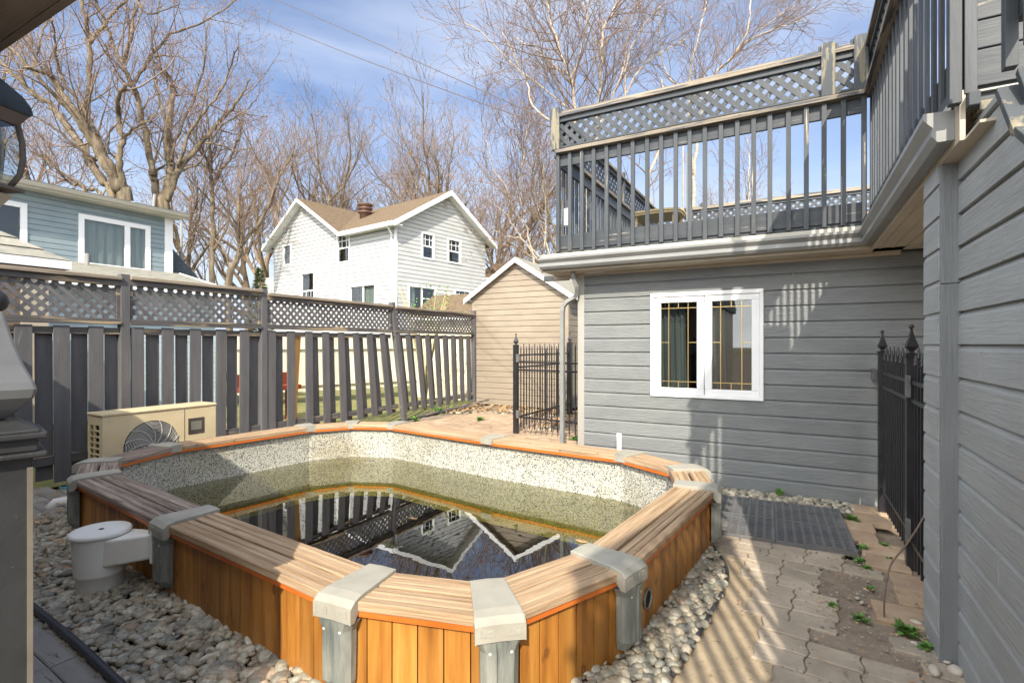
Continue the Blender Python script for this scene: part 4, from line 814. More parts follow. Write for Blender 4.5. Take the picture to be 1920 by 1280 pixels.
ipost(gb,-4.42,10.75,1.62,.05,1.3); iron_panel(gb,(-4.41,8.26),(-4.42,10.7),.08,1.55,(.28,1.18,1.4),.115)
mb=MB(); mb.bx(-3.75,-3.6,10.62,10.75,-.03,1.75); mb.build('wide_post','iron',gb,.003)
gc=thing('iron_fence',(.71,5.0,-.03),'black spear topped iron fence closing the passage beside the near grey wall','fence')
ipost(gc,.735,4.62,1.5,.034,1.25); ipost(gc,.73,5.98,1.5,.034,1.2); iron_panel(gc,(.73,5.94),(.735,4.66),.08,1.5,(.24,1.2,1.33),.1); iron_panel(gc,(.735,4.58),(.745,3.7),.04,1.5,(.2,1.2,1.33),.1)
for q in ((.69,.72,4.54,4.585,1.22,1.38),(.69,.72,4.54,4.585,.2,.36),(.66,.7,6.02,6.17,1.24,1.36)): mb=MB(); mb.bx(*q); mb.build('hinge','hingem',gc,.005)
# foreground post
fp=thing('iron_post',(-1.86,.58,-.05),'big scratched black metal post with ball and bell finial at the left edge','post')
PX,PY=-1.927,.549; w=.08; mb=MB(); B=Matrix.Rotation(R(-14),3,'Z')
mb.box((PX,PY,.66),(2*w,2*w,1.38),B); mb.build('shaft','ironclose',fp,.004)
mb=MB(); mb.box((PX,PY,1.30),(.215,.215,.014),B); mb.box((PX,PY,1.328),(.18,.18,.04),B); mb.box((PX,PY,1.352),(.215,.215,.016),B); mb.lathe((PX,PY,1.36),[(.135,0),(.13,.008),(.08,.028),(.035,.033)],4,ang=R(45-14),sm=False); mb.build('cap_plate','ironclose',fp,.004)
mb=MB(); pr=[(.03,0),(.042,.006),(.08,.03),(.116,.062),(.124,.085),(.116,.105),(.09,.15),(.068,.2),(.05,.25),(.038,.29),(.034,.3)]
mb.lathe((PX,PY,1.392),pr,4,ang=R(45-14),sm=False); mb.build('bell_finial',surf('sheen_grey_finial',[(.09,.095,.1),(.13,.135,.14)],(4,4,4),.4,.05,spec=.6),fp,.006)  # sky sheen on the bell put into a paler grey
q=Vector((PX,PY,0))+B@Vector((w+.003,w-.007,0)); mb=MB(); mb.box((q.x,q.y,.62),(.006,.012,1.29),B); mb.build('edge_strip','stripm',fp)
mb=MB(); mb.lathe((PX,PY,1.685),[(.0,0),(.02,.003),(.033,.015),(.038,.032),(.033,.05),(.02,.062),(0,.066)],20); mb.build('ball','ironclose',fp)
# lantern
ln=thing('wall_lantern',(-2.14,.56,1.9),'large coach lantern with bowed glass and shingled cap at the upper left edge','lantern')
LX,LY=-2.21,.52; a45=R(45+20)
mb=MB(); mb.lathe((LX,LY,2.32),[(.2,0),(.205,.008),(.2,.03),(.18,.06),(.11,.12),(.05,.17),(.02,.2)],4,ang=a45,sm=False); mb.build('cap','shin_dark',ln,.003)
mb=MB(); mb.lathe((LX,LY,2.285),[(.17,0),(.195,.034)],4,ang=a45,sm=False); mb.lathe((LX,LY,2.065),[(.05,0),(.185,.012),(.185,.022),(.15,.03)],4,ang=a45,sm=False); 
for k in range(4):
    t=a45+k*math.pi/2; pts=[(LX+r*math.cos(t),LY+r*math.sin(t),z) for r,z in ((.15,2.090),(.172,2.130),(.18,2.180),(.178,2.230),(.168,2.285))]; mb.tube(pts,.009,6)
mb.build('frame',surf('taupe_lantern_metal',[(.12,.1,.09),(.18,.15,.13)],(5,5,5),.4,.05),ln)
mb=MB(); mb.lathe((LX,LY,0),[(.145,2.090),(.166,2.130),(.174,2.180),(.171,2.230),(.162,2.285)],4,ang=a45,sm=False); mb.build('glass','glasslan',ln)
for k in range(4):
    t=a45+k*math.pi/2+math.pi/4; d_=Vector((math.cos(t),math.sin(t),0)); w_=Vector((-math.sin(t),math.cos(t),0)); mb=MB()
    for e in (-.045,.045): mb.tube([Vector((LX,LY,0))+d_*(r*.715)+w_*e+Vector((0,0,z)) for r,z in ((.15,2.09),(.172,2.13),(.18,2.18),(.178,2.23),(.168,2.285))],.006,5)
    mb.build('glazing_bar','steel',ln)
mb=MB(); mb.lathe((LX,LY,1.86),[(.02,0),(.06,.05),(.12,.15),(.16,.204)],4,ang=a45,sm=False); mb.build('base','soffit',ln,.003)
mb=MB(); mb.beam((LX,LY,1.9),(LX-.1,.2,1.95),.05,.05); mb.build('bracket','iron',ln)
# house behind-left of the camera (its eave shows top left, its shade falls on the pool)
hs=thing('house',(-4.5,-3,-.05),'dark wooden eave of the house at the top left corner','house')
mb=MB(); mb.bx(-9,-1.79,-6,.28,-.05,2.58); mb.build('wall','taupe',hs)
mb=MB(); mb.prism([(-9.3,.67,2.60),(-9.3,.67,2.78),(-9.3,-2.9,4.3),(-9.3,-6.3,2.78),(-9.3,-6.3,2.6)],(7.58,0,0)); mb.build('roof','shin_dark',hs)
mb=MB(); mb.bx(-9.32,-1.70,.672,.695,2.585,2.80); mb.bx(-9.3,-1.73,-.1,.67,2.585,2.598); 
mb.build('eave_board',surf('dark_weathered_eave',[(.14,.12,.105),(.24,.2,.175)],(2,14,14),.8,.6,(8,70,70),bdist=.006),hs)
# ------------------------------------------------------------------ rubber mats
mb=MB(); mb.prism([(-.68,4.66,-.06),(.40,4.70,-.06),(.36,5.78,-.06),(-.72,5.74,-.06)],(0,0,.03)); tag(mb.build('mat_shade_soil','under'),kind='structure')  # dark sheet, shade under the mats put into its colour
MO=Vector((-.69,4.63,.03)); mu=Vector((1,.03,0)).normalized(); mv=Vector((-.04,1,0)).normalized(); ts=.553
k=0; mbs=MB(); labs={(0,0):'black rubber drainage mat, the sun striped one nearest the pool corner',(1,0):'black rubber drainage mat, the front right one by the weeds',(0,1):'black rubber drainage mat, the back left one against the pebbles',(1,1):'black rubber drainage mat, the back right one near the iron fence'}
for (i,j),lab in labs.items():
    mb=MB(); O=MO+mu*(i*(ts+.004))+mv*(j*(ts+.022)); xs=[0,.02]; ncol=8; nr_=11
    e0,e1=ts,ts+.015
    for (a_,b_,c_,d_) in ((0,e0,0,.012),(0,e0,e1-.012,e1),(0,.012,.0125,e1-.0125),(e0-.012,e0,.0125,e1-.0125)): mb.prism([O+mu*a_+mv*c_-Vector((0,0,.0072)),O+mu*b_+mv*c_-Vector((0,0,.0072)),O+mu*b_+mv*d_-Vector((0,0,.0072)),O+mu*a_+mv*d_-Vector((0,0,.0072))],(0,0,-.03))
    xs=sorted([0]+[.018+c*.0665 for c in range(ncol)]+[.018+c*.0665+.044 for c in range(ncol)]+[ts]); ys=sorted([0]+[.016+r*.049 for r in range(nr_)]+[.016+r*.049+.031 for r in range(nr_)]+[ts+.015])
    plate(mb,O,mu,mv,xs,ys,lambda a,b: not(a%2==1 and b%2==1),.007)
    tag(mb.build('rubber_mat','rubber',None),lab,'mat','rubber mats by the grey wall')
# ------------------------------------------------------------------ taupe shed
sh=thing('garden_shed',(-6.07,13,-.05),'taupe vinyl sided garden shed with white gable trim behind the iron gate','shed')
SY=11.4; sx0,sx1=-7.42,-4.74; apx,apz,evz=-6.08,3.72,2.86; sl=(apz-evz)/(apx-sx0)
mb=MB(); siding(mb,(0,SY,0),(1,0,0),(0,-1,0),lambda z:(sx0+.07 if z<evz else max(sx0+.07,apx-(apz-z)/sl),sx1-.08 if z<evz else min(sx1-.08,apx+(apz-z)/sl)),.05,apz-.02,.143,(),.026); mb.build('front_siding','taupe',sh)
mb=MB(); siding(mb,(sx1,0,0),(0,1,0),(1,0,0),lambda z:(SY+.06,SY+3),.05,evz,.143,(),.015); mb.bx(sx0-.0,sx0+.02,SY+.05,SY+3,.05,evz); mb.build('side_siding','taupe',sh)
for q in ((sx0-.02,sx0+.07,SY-.03,SY+.05,.05,evz),(sx1-.08,sx1+.03,SY-.03,SY+.06,.05,evz)): mb=MB(); mb.bx(*q); mb.build('corner_trim','taupe',sh,.003)
mb=MB(); mb.prism([(sx0+.08,SY+.01,.05),(sx1-.03,SY+.01,.05),(sx1-.03,SY+.01,evz),(apx,SY+.01,apz-.05),(sx0+.08,SY+.01,evz)],(0,2.9,0)); mb.build('core','darkvoid',sh)
mb=MB(); mb.bx(sx0+.02,sx1-.02,SY+.02,SY+3,-.08,.05); mb.build('base','darkvoid',sh)
def gable_roof(parent,a,b,U,half,ridge_z,eave_z,over,th,mat,trim='white',fh=.11,verge=True,end_over=.2):
    """ridge from a to b (xy), U = horizontal unit normal; slopes fall to both sides"""
    a=Vector((*a,0));b=Vector((*b,0));U=Vector((*U,0)).normalized();D=(b-a).normalized(); sl=(ridge_z-eave_z)/half
    a2=a-D*end_over; b2=b+D*end_over; hw=half+over; ez=ridge_z-sl*hw; Z=Vector((0,0,1))
    mb=MB()
    for s in (-1,1):
        q=[a2+Z*ridge_z,a2+U*s*hw+Z*ez,a2+U*s*hw+Z*(ez+th),a2+Z*(ridge_z+th)]
        mb.prism(q,(b2-a2))
    rf=mb.build('roof',mat,parent)
    mb=MB()
    for s in (-1,1):
        for e,dd in ((a2,-D),(b2,D)):
            p0=e+Z*(ridge_z+th*.6-fh/2); p1=e+U*s*hw+Z*(ez+th*.6-fh/2); q=[p0-Z*fh/2,p1-Z*fh/2,p1+Z*fh/2,p0+Z*fh/2]; mb.prism(q,dd*.03)
        p=a2+U*s*(hw+.001)+Z*(ez+th*.5-fh*.5); q=[p-Z*fh*.5,p+U*s*.03-Z*fh*.5,p+U*s*.03+Z*fh*.5,p+Z*fh*.5]; mb.prism(q,(b2-a2))
        # soffit
        q=[a2+U*s*(hw-over)+Z*(ez-.012+.0),a2+U*s*hw+Z*(ez-.012),a2+U*s*hw+Z*(ez-.002),a2+U*s*(hw-over)+Z*(ez-.002)]; mb.prism(q,(b2-a2))
        q=[a2+Z*(ridge_z-.03),a2+U*s*hw+Z*(ez-.03),a2+U*s*hw+Z*(ez-.004),a2+Z*(ridge_z-.004)]; mb.prism(q,D*(end_over-.002))
    mb.build('fascia',trim,parent)
    return rf
gable_roof(sh,(apx,SY+.0),(apx,SY+3),(1,0),apx-sx0,apz,evz,.17,.05,'shin_grey',end_over=.16,fh=.12)
# ------------------------------------------------------------------ white house
wh=thing('white_house',(-17,18.5,-.05),'white sided two storey house with brown shingle roof beyond the fence','house')
P0=Vector((-13.6,15.4,0)); aR=R(81.7); DR=Vector((math.cos(aR),math.sin(aR),0)); DL=Vector((-math.sin(aR),math.cos(aR),0)); NRt=-DL; NLt=-DR
LR,LL=5.35,9.1; EZ=6.45; apR=2.68; zR=8.05
def rngR(z): return (.06,LR) if z<EZ else (max(.06,apR-(zR-z)/((zR-EZ)/apR)),min(LR,apR+(zR-z)/((zR-EZ)/apR)))
winR=[(1.3,2.02,5.1,6.2),(2.82,3.66,5.12,6.2),(.58,2.12,2.3,3.97),(3.25,4.3,3.2,4.02)]
winL=[(7.46,8.18,5.36,6.38),(2.86,3.8,5.06,6.36),(5.5,6.62,3.2,4.9),(1.15,2.9,3.0,4.06)]
mb=MB(); siding(mb,P0,DR,NRt,rngR,0,zR,.17,winR,.04); mb.build('right_wall','wsid',wh)
gapx=6.35; zL=8.2; gs=(zL-EZ)/2.85
mb=MB(); siding(mb,P0,DL,NLt,lambda z:(.06,LL) if z<EZ else (max(.06,gapx-(zL-z)/gs),min(LL,gapx+(zL-z)/gs)),0,zL,.17,winL,.04); mb.build('left_wall','wsid',wh)
mb=MB(); mb.tube([P0+Z for Z in (Vector((0,0,0)),Vector((0,0,EZ)))],.07,4); mb.build('corner_trim','white',wh)
mb=MB()
for q in ((.05,LR-.05,1),):
    c=[P0+DR*.4+DL*.4,P0+DR*(LR-.05)+DL*.4,P0+DR*(LR-.05)+DL*(LL-.05),P0+DR*.4+DL*(LL-.05)]; mb.prism(c,(0,0,EZ))
mb.build('core','darkvoid',wh)
for k,(a,b,c,d) in enumerate(winR):
    bars=[]; um=(a+b)/2; zm=(c+d)/2
    if k<2 or k==3:
        bars=[(a+.07,b-.07,zm-.03,zm+.03),(a+(b-a)/3-.012,a+(b-a)/3+.012,zm+.03,d-.07),(b-(b-a)/3-.012,b-(b-a)/3+.012,zm+.03,d-.07),(a+.07,b-.07,(zm+d)/2-.012,(zm+d)/2+.012)]
    else: bars=[(um-.05,um+.05,c+.07,d-.07),(um+.05,b-.07,zm+.32,zm+.36)]
    window(wh,'window',P0,DR,NRt,a,b,c,d,.075,.07,bars,reveal=.25,inner='darkvoid',curtain=(a+.08,a+(b-a)*.3) if k in(0,2) else False)
for k,(a,b,c,d) in enumerate(winL):
    um=(a+b)/2; zm=(c+d)/2; bars=[]
    if k in (1,2):
        zz=[zm+.03,d-.07] if k==1 else [c+.07,zm]
        bars=[(a+.07,b-.07,zm-.03,zm+.03)]+[(a+(b-a)*f-.012,a+(b-a)*f+.012,zz[0],zz[1]) for f in (.33,.67)]+[(a+.07,b-.07,sum(zz)/2-.012,sum(zz)/2+.012)]
    if k==3: bars=[(um-.05,um+.05,c+.07,d-.07)]
    window(wh,'window',P0,DL,NLt,a,b,c,d,.075,.07,bars,reveal=.25,curtain=(a+.08,a+(b-a)*.5) if k==3 else False)
Zv=Vector((0,0,1)); sA=(zR-EZ)/apR; HR=lambda r:zR-sA*abs(r-apR)
def WP(s_,r_,z_): return P0+DL*s_+DR*r_+Zv*z_
e0=-.42; q=[WP(-.4,e0,HR(e0)),WP(-.4,apR,zR),WP(6.3,apR,zR),WP(3.15,e0,HR(e0))]; mb=MB(); mb.prism(q,(0,0,.09)); q=[WP(-.4,apR,zR),WP(-.4,LR+.42,HR(LR+.42)),WP(LL,LR+.42,HR(LR+.42)),WP(LL,apR,zR)]; mb.prism(q,(0,0,.09)); mb.build('roof','shin_brown',wh)
for (a,b) in ((e0,apR),(LR+.42,apR)):
    mb=MB(); q=[WP(-.4,a,HR(a)-.12),WP(-.4,b,zR-.12),WP(-.4,b,zR+.085),WP(-.4,a,HR(a)+.085)]; mb.prism(q,-DL*.04); mb.build('verge_board','white',wh)
mb=MB(); q=[WP(-.4,e0,HR(e0)-.1),WP(3.1,e0,HR(e0)-.1),WP(3.1,e0,HR(e0)+.06),WP(-.4,e0,HR(e0)+.06)]; mb.prism(q,-DR*.1); mb.build('eave_gutter','white',wh)
mb=MB(); q=[WP(-.4,e0,HR(e0)-.05),WP(3.1,e0,HR(e0)-.05),WP(3.1,0,HR(e0)-.05),WP(-.4,0,HR(e0)-.05)]; mb.prism(q,(0,0,.03)); q=[WP(-.38,e0,HR(e0)-.02),WP(-.38,apR,zR-.02),WP(0,apR,zR-.02),WP(0,e0,HR(e0)-.02)]; mb.prism(q,(0,0,.015)); q=[WP(-.38,LR+.42,HR(LR+.42)-.02),WP(-.38,apR,zR-.02),WP(0,apR,zR-.02),WP(0,LR+.42,HR(LR+.42)-.02)]; mb.prism(q,(0,0,.015)); mb.build('soffit','white',wh)
A=P0+DL*gapx; gable_roof(wh,(A.x,A.y),((A+DR*3.2).x,(A+DR*3.2).y),(DL.x,DL.y),2.85,zL,EZ,.3,.09,'shin_brown',fh=.15,end_over=.42)
q=P0+DL*3.9+DR*1.5; mb=MB(); mb.lathe((q.x,q.y,7.0),[(.24,0),(.24,.55),(.33,.58),(.33,.64),(.24,.66),(.24,.72),(.33,.75),(.33,.81),(.24,.83),(.24,.88),(.34,.92),(.34,1.0),(.1,1.04)],16); mb.build('roof_vent',surf('brown_metal_vent',[(.09,.05,.035),(.14,.08,.06)],(3,3,3),.5),wh)
mb=MB(); pts=[P0+DL*.05-DR*.42+Vector((0,0,6.25)),P0+DL*.1-DR*.3+Vector((0,0,6.1)),P0+DL*.18-DR*.07+Vector((0,0,5.9)),P0+DL*.18-DR*.07]; mb.tube(pts,.045,6); mb.build('downspout','white',wh)
for (O,D,N,u,z) in ((P0,DR,NRt,apR,7.6),(P0,DL,NLt,gapx,7.7)):
    B=Matrix((D,N,Vector((0,0,1)))).transposed(); mb=MB(); mb.box(O+D*u+N*.03+Vector((0,0,z)),(.22,.03,.4),B); mb.build('gable_vent','trim_light',wh)
mb=MB(); c=[P0+DL*9.12+DR*.3,P0+DL*10.6+DR*.3,P0+DL*10.6+DR*3,P0+DL*9.12+DR*3]; mb.prism(c,(0,0,5.0)); mb.build('side_wing','wsid',wh)
mb=MB(); mb.beam(P0+DR*2.9+NRt*.1+Vector((0,0,3.55)),P0+DR*2.9+NRt*.1+Vector((0,0,3.75)),.12,.12,up=(1,0,0)); mb.build('wall_lamp','white',wh)
# ------------------------------------------------------------------ blue house
bh=thing('blue_house',(-18,5,-.05),'blue lap sided house with white framed windows left of the maples','house')
bw=[(5.8,7.36,3.46,4.72),(2.6,4.86,3.3,4.72)]
mb=MB(); siding(mb,(-15,0,0),(0,1,0),(1,0,0),lambda z:(-4,7.72),3.3,5.02,.125,bw,.02); mb.build('upper_wall','blue',bh)
mb=MB(); mb.bx(-15.2,-14.96,7.72,7.92,3.3,5.02); mb.build('corner_trim','white',bh)
mb=MB(); mb.bx(-15.0,-14.95,-4,7.9,3.28,3.44); mb.build('skirt_board','white',bh)
mb=MB(); mb.bx(-20,-15.4,-4,7.85,0,5.0); mb.build('core','blue',bh)
for (a,b,c,d) in bw: window(bh,'window',(-15,0,0),(0,1,0),(1,0,0),a,b,c,d,.05,.11,split=((a+(b-a)*.66,) if a>5 else (3.6,)),reveal=.3,inner='darkvoid',curtain=(a+.1,b-.1) if a>5 else False)
mb=MB(); mb.bx(-15.0,-14.62,-4,8.05,5.02,5.05); mb.bx(-14.62,-14.58,-4,8.1,5.0,5.12); mb.prism([(-14.58,-4,5.03),(-14.5,-4,5.05),(-14.46,-4,5.13),(-14.58,-4,5.13)],(0,12.1,0)); mb.build('gutter','gutterlip',bh)
mb=MB(); mb.prism([(-14.6,-4,5.12),(-14.6,-4,5.18),(-17.5,-4,5.6),(-20.3,-4,5.18),(-20.3,-4,5.12)],(0,12.1,0)); mb.build('roof','shin_dark',bh)
mb=MB(); mb.prism([(-15,-4,3.5),(-15,-4,3.56),(-12.6,-4,2.96),(-12.6,-4,2.9)],(0,12.1,0)); mb.build('lower_roof','shin_grey',bh)
mb=MB(); mb.prism([(-15,8.1,3.4),(-15,8.1,3.58),(-12.58,8.1,2.98),(-12.58,8.1,2.8)],(0,.04,0)); mb.bx(-12.6,-12.56,-4,8.14,2.78,2.96); mb.build('lower_fascia','white',bh)
mb=MB(); siding(mb,(-13,0,0),(0,1,0),(1,0,0),lambda z:(-4,7.9),0,2.9,.125,(),.014); mb.build('lower_wall',surf('pale_blue_siding',[(.42,.52,.58),(.5,.6,.66)],(2,2,6),.5,.05),bh)
mb=MB(); mb.bx(-15,-13.01,-4,7.9,0,2.85); mb.build('lower_core','blue',bh)
mb=MB(); mb.prism([(-20,8.0,4.45),(-20,8.9,3.5),(-20,8.9,3.3),(-20,8.0,3.3)],(4.6,0,0)); mb.build('rear_roof','shin_dark',bh)
mb=MB(); q=at(163,503,12.2); mb.tube([q-Vector((0,0,.3)),q+Vector((0,0,.35))],.045,10); mb.build('vent_pipe','wire',bh)
an=thing('antenna',at(270,392,15.5),'small grey dish antenna bracket on the blue house roof','antenna')
q=at(285,398,15.5); mb=MB(); mb.tube([q-Vector((0,0,.4)),q+Vector((.03,.06,.55))],.045,8); mb.tube([q+Vector((0,0,.05)),q+Vector((-.35,-.3,.25))],.03,6); mb.build('arm','wire',an)
mb=MB(); mb.lathe(q+Vector((-.4,-.34,.2)),[(.0,-.02),(.1,.0),(.13,.04),(.05,.09),(0,.1)],12); mb.build('receiver','pvc',an)
mb=MB(); q=at(340,505,16.0); mb.tube([q-Vector((0,0,.6)),q+Vector((0,0,1.45))],.035,8); mb.tube([q-Vector((0,0,.6)),q+Vector((0,0,.35))],.07,8); tag(mb.build('mast','wire'),'slim grey mast rising at the right end of the blue house','mast')
# small hip roofed shed at far left
hsd=thing('garden_shed',(-10.8,1.8,-.05),'small shed with grey shingle hip roof and white fascia at the left edge','shed')
x0,x1,y0,y1,ez=-12.4,-9.4,.3,3.53,2.82
mb=MB(); cx,cy=(x0+x1)/2,(y0+y1)/2; mb.add([(x0,y0,ez),(x1,y0,ez),(x1,y1,ez),(x0,y1,ez),(cx,cy,ez+1.05)],[(0,1,4),(1,2,4),(2,3,4),(3,0,4),(3,2,1,0)])
for k in range(7):  # shingle courses
    t=k/7; e=.012; a=(x0+(cx-x0)*t-.02,y0+(cy-y0)*t-.02,x1+(cx-x1)*t+.02,y1+(cy-y1)*t+.02); z=ez+1.05*t+.012; t2=(k+1)/7; b=(x0+(cx-x0)*t2,y0+(cy-y0)*t2,x1+(cx-x1)*t2,y1+(cy-y1)*t2); z2=ez+1.05*t2+.004
    q=[(a[0],a[1],z),(a[2],a[1],z),(a[2],a[3],z),(a[0],a[3],z),(b[0],b[1],z2),(b[2],b[1],z2),(b[2],b[3],z2),(b[0],b[3],z2)]; mb.add(q,[(0,1,5,4),(1,2,6,5),(2,3,7,6),(3,0,4,7)])
mb.build('roof','shin_grey',hsd)
mb=MB(); mb.bx(x1-.002,x1+.02,y0,y1,ez-.12,ez+.0); mb.bx(x0,x1+.02,y1+.001,y1+.02,ez-.12,ez); mb.build('fascia','white',hsd)
mb=MB(); mb.bx(x0+.2,x1-.15,y0+.2,y1-.2,0,ez-.01); mb.build('wall',surf('brown_shed_wall',[(.14,.1,.07),(.2,.15,.1)],(3,3,3)),hsd)
mb=MB(); mb.bx(x1-.15,x1-.12,y1-.5,y1-.2,0,ez-.125); mb.bx(x1-.15,x1-.12,1.2,1.4,0,ez-.125); mb.build('trim','soffit',hsd)
# low brown roof between fence and taupe shed
ns=thing('garden_shed',at(860,640,16),'low brown roofed shed half hidden between the fence and the taupe shed','shed'); q=at(862,640,16)
mb=MB(); mb.bx(q.x-1.2,q.x+2.5,q.y-.6,q.y+1.6,-.05,2.5); mb.build('wall','creamboard',ns); gable_roof(ns,(q.x-1.2,q.y+.5),(q.x+2.5,q.y+.5),(0,1),1.1,3.15,2.5,.2,.06,'shin_brown',fh=.1)
# distant brown house
dh=thing('distant_house',at(930,640,38),'brown roofed house glimpsed right of the white house','house'); q=at(935,640,38)
mb=MB(); mb.bx(q.x-2,q.x+5,q.y,q.y+6,0,6.6); mb.build('wall',surf('red_brick_wall',[(.2,.08,.06),(.26,.11,.08)],(3,3,3)),dh); gable_roof(dh,(q.x-2,q.y+3),(q.x+5,q.y+3),(0,1),3,8.0,6.6,.3,.1,'shin_brown')
# cream board fence, bench, brush beyond the fence
cf=thing('board_fence',(-12.6,10.8,-.05),'low cream board fence in the yard behind the dark fence','fence')
a,b=Vector((-12.6,8.2,0)),Vector((-9.4,15.0,0)); D=(b-a).normalized(); L=(b-a).length; n=int(L/.15)
mb=MB()
for k in range(n): p=a+D*(k+.5)*.15; mb.box(p+Vector((0,0,1.05+rng.uniform(-.02,.02))),(.14,.02,1.5),Matrix.Rotation(math.atan2(D.y,D.x),3,'Z'))
mb.build('boards','creamboard',cf)
mb=MB(); mb.beam(a+Vector((.06,-.04,.5)),b+Vector((.06,-.04,.5)),.04,.08); mb.beam(a+Vector((.06,-.04,1.5)),b+Vector((.06,-.04,1.5)),.04,.08); mb.build('rail','creamboard',cf)
bn=thing('garden_bench',(-9.3,7.2,-.05),'dark red bench on the grass seen through the fence gaps','bench')
mb=MB(); mb.bx(-9.9,-9.5,6.4,7.7,.62,.72); mb.build('seat','redwood',bn,.004)
for y in (6.5,7.55): mb=MB(); mb.bx(-9.85,-9.55,y,y+.08,-.05,.62); mb.build('leg','redwood',bn)
mb=MB(); mb.bx(-9.95,-9.9,6.4,7.7,.7,.98); mb.build('backrest','redwood',bn)
# ------------------------------------------------------------------ cables
mb=MB(); A=Vector((-2.68,6.05,4.35)); B=at(350,-30,13)
def cable(A,B,sag,n=24): return [A.lerp(B,k/n)-Vector((0,0,sag*4*(k/n)*(1-k/n))) for k in range(n+1)]
mb.tube(cable(A,B,.12),.0065,5); tag(mb.build('overhead_cable','cable'),'lower thin cable crossing the sky to the deck corner','cable')
mb=MB(); A=at(1000,242,8.2); A=Vector((-2.66,6.03,4.40)); B=at(470,-20,13); mb.tube(cable(A,B,-.02),.0065,5); tag(mb.build('overhead_cable','cable'),'upper thin cable crossing the sky to the deck corner','cable')
# ------------------------------------------------------------------ small plants
def weed(px,py,r,n,lab,z=0.0,tall=False,name='weed'):
    q=at(px,py,FPX*EYE/(py-645)); q.z=z; g=random.Random(int(px*7+py)); mb=MB()
    for k in range(n):
        a=g.uniform(0,6.28); e=g.uniform(.25,1.2) if not tall else g.uniform(.9,1.45); L=r*g.uniform(.6,1.2); w=L*(.22 if not tall else .07)
        d=Vector((math.cos(a)*math.cos(e),math.sin(a)*math.cos(e),math.sin(e))); s=Vector((-math.sin(a),math.cos(a),0)); b0=q+Vector((g.uniform(-1,1),g.uniform(-1,1),0))*r*.3
        m1=b0+d*L*.5; tip=b0+d*L-Vector((0,0,L*.25)); mb.add([b0-s*w*.15,b0+s*w*.15,m1+s*w,tip+s*w*.35,tip+d*w*.6,tip-s*w*.35,m1-s*w],[(0,1,2,6),(6,2,3,5),(5,3,4)])
    tag(mb.build(name,'leaf'),lab,'weed','weeds in the paving')
weed(1462,930,.10,60,'bright green grass tuft against the grey wall',tall=True)
weed(1597,975,.07,40,'leafy weed at the far right mat corner')
weed(1617,1030,.05,30,'small weed at the near right mat corner')
weed(1612,1052,.05,30,'trailing weed on the dirt below the mats')
weed(1658,1025,.05,30,'weed in the joint between tan bricks')
weed(1614,1162,.05,34,'rounded green weed at the dirt patch edge')
weed(1700,1185,.065,80,'largest leafy weed clump beside the grey corner board')
weed(1738,1215,.045,44,'weed sprouting against the foot of the grey corner board')
weed(1625,1065,.04,24,'tiny weed between dirt patch and tan bricks')
weed(822,775,.18,60,'bright green clump at the fence foot near the shed')
weed(845,770,.15,50,'yellow green clump just left of the shed corner')
weed(900,788,.12,40,'pale weed growing in the sunny paving')
weed(1078,824,.1,40,'grass tuft in the shade by the garage corner')
weed(780,788,.12,30,'small green weed beside the leaning fence post')
weed(1560,1135,.035,26,'tiny weed on the far side of the dirt patch')
weed(1668,1050,.04,26,'weed sprig between the tan bricks beside the iron fence')
weed(1632,1105,.035,20,'pale weed sprig near the foot of the bare stem')
weed(150,985,.05,30,'dark green weed at the edge of the left pebbles',z=-.03)
# thin vine by the pier
mb=MB(); q0=at(1658,1160,FPX*EYE/(1160-645)); pts=[q0,q0+Vector((.0,-.02,.15)),q0+Vector((.03,.0,.32)),at(1700,1020,2.95),at(1732,968,2.9),at(1742,930,2.85)]
mb.tube(smooth(pts),[.005]*31 if len(smooth(pts))==31 else .004,6); tag(mb.build('bare_sapling','twig'),'single bare stem arching from the dirt toward the grey corner board','sapling')
# ------------------------------------------------------------------ trees
def child_dir(d,g,lo,hi):
    a=d.orthogonal().normalized(); a=Matrix.Rotation(g.uniform(0,6.283),3,d)@a; t=R(g.uniform(lo,hi)); return (d*math.cos(t)+a*math.sin(t)).normalized()
def grow(tr,cr,p,d,L,r,lev,g,cfg):
    mx,up,buds=cfg['max'],cfg['up'],cfg['bud']
    n=4 if lev<=1 else 3; pts=[p.copy()]; q=p.copy(); dd=d.copy()
    for k in range(n):
        dd=(dd+Vector((g.gauss(0,1),g.gauss(0,1),g.gauss(0,1)))*cfg['jit']+Vector((0,0,up))).normalized(); q=q+dd*(L/n); pts.append(q.copy())
    end=r*.35; rad=[max(cfg['rmin'],r+(end-r)*k/n) for k in range(n+1)]
    (tr if lev<=0 else cr).tube(pts,rad,6 if lev==0 else (4 if lev==1 else 3),0,True,False)
    spawn(tr,cr,pts,rad,L,lev,g,cfg)
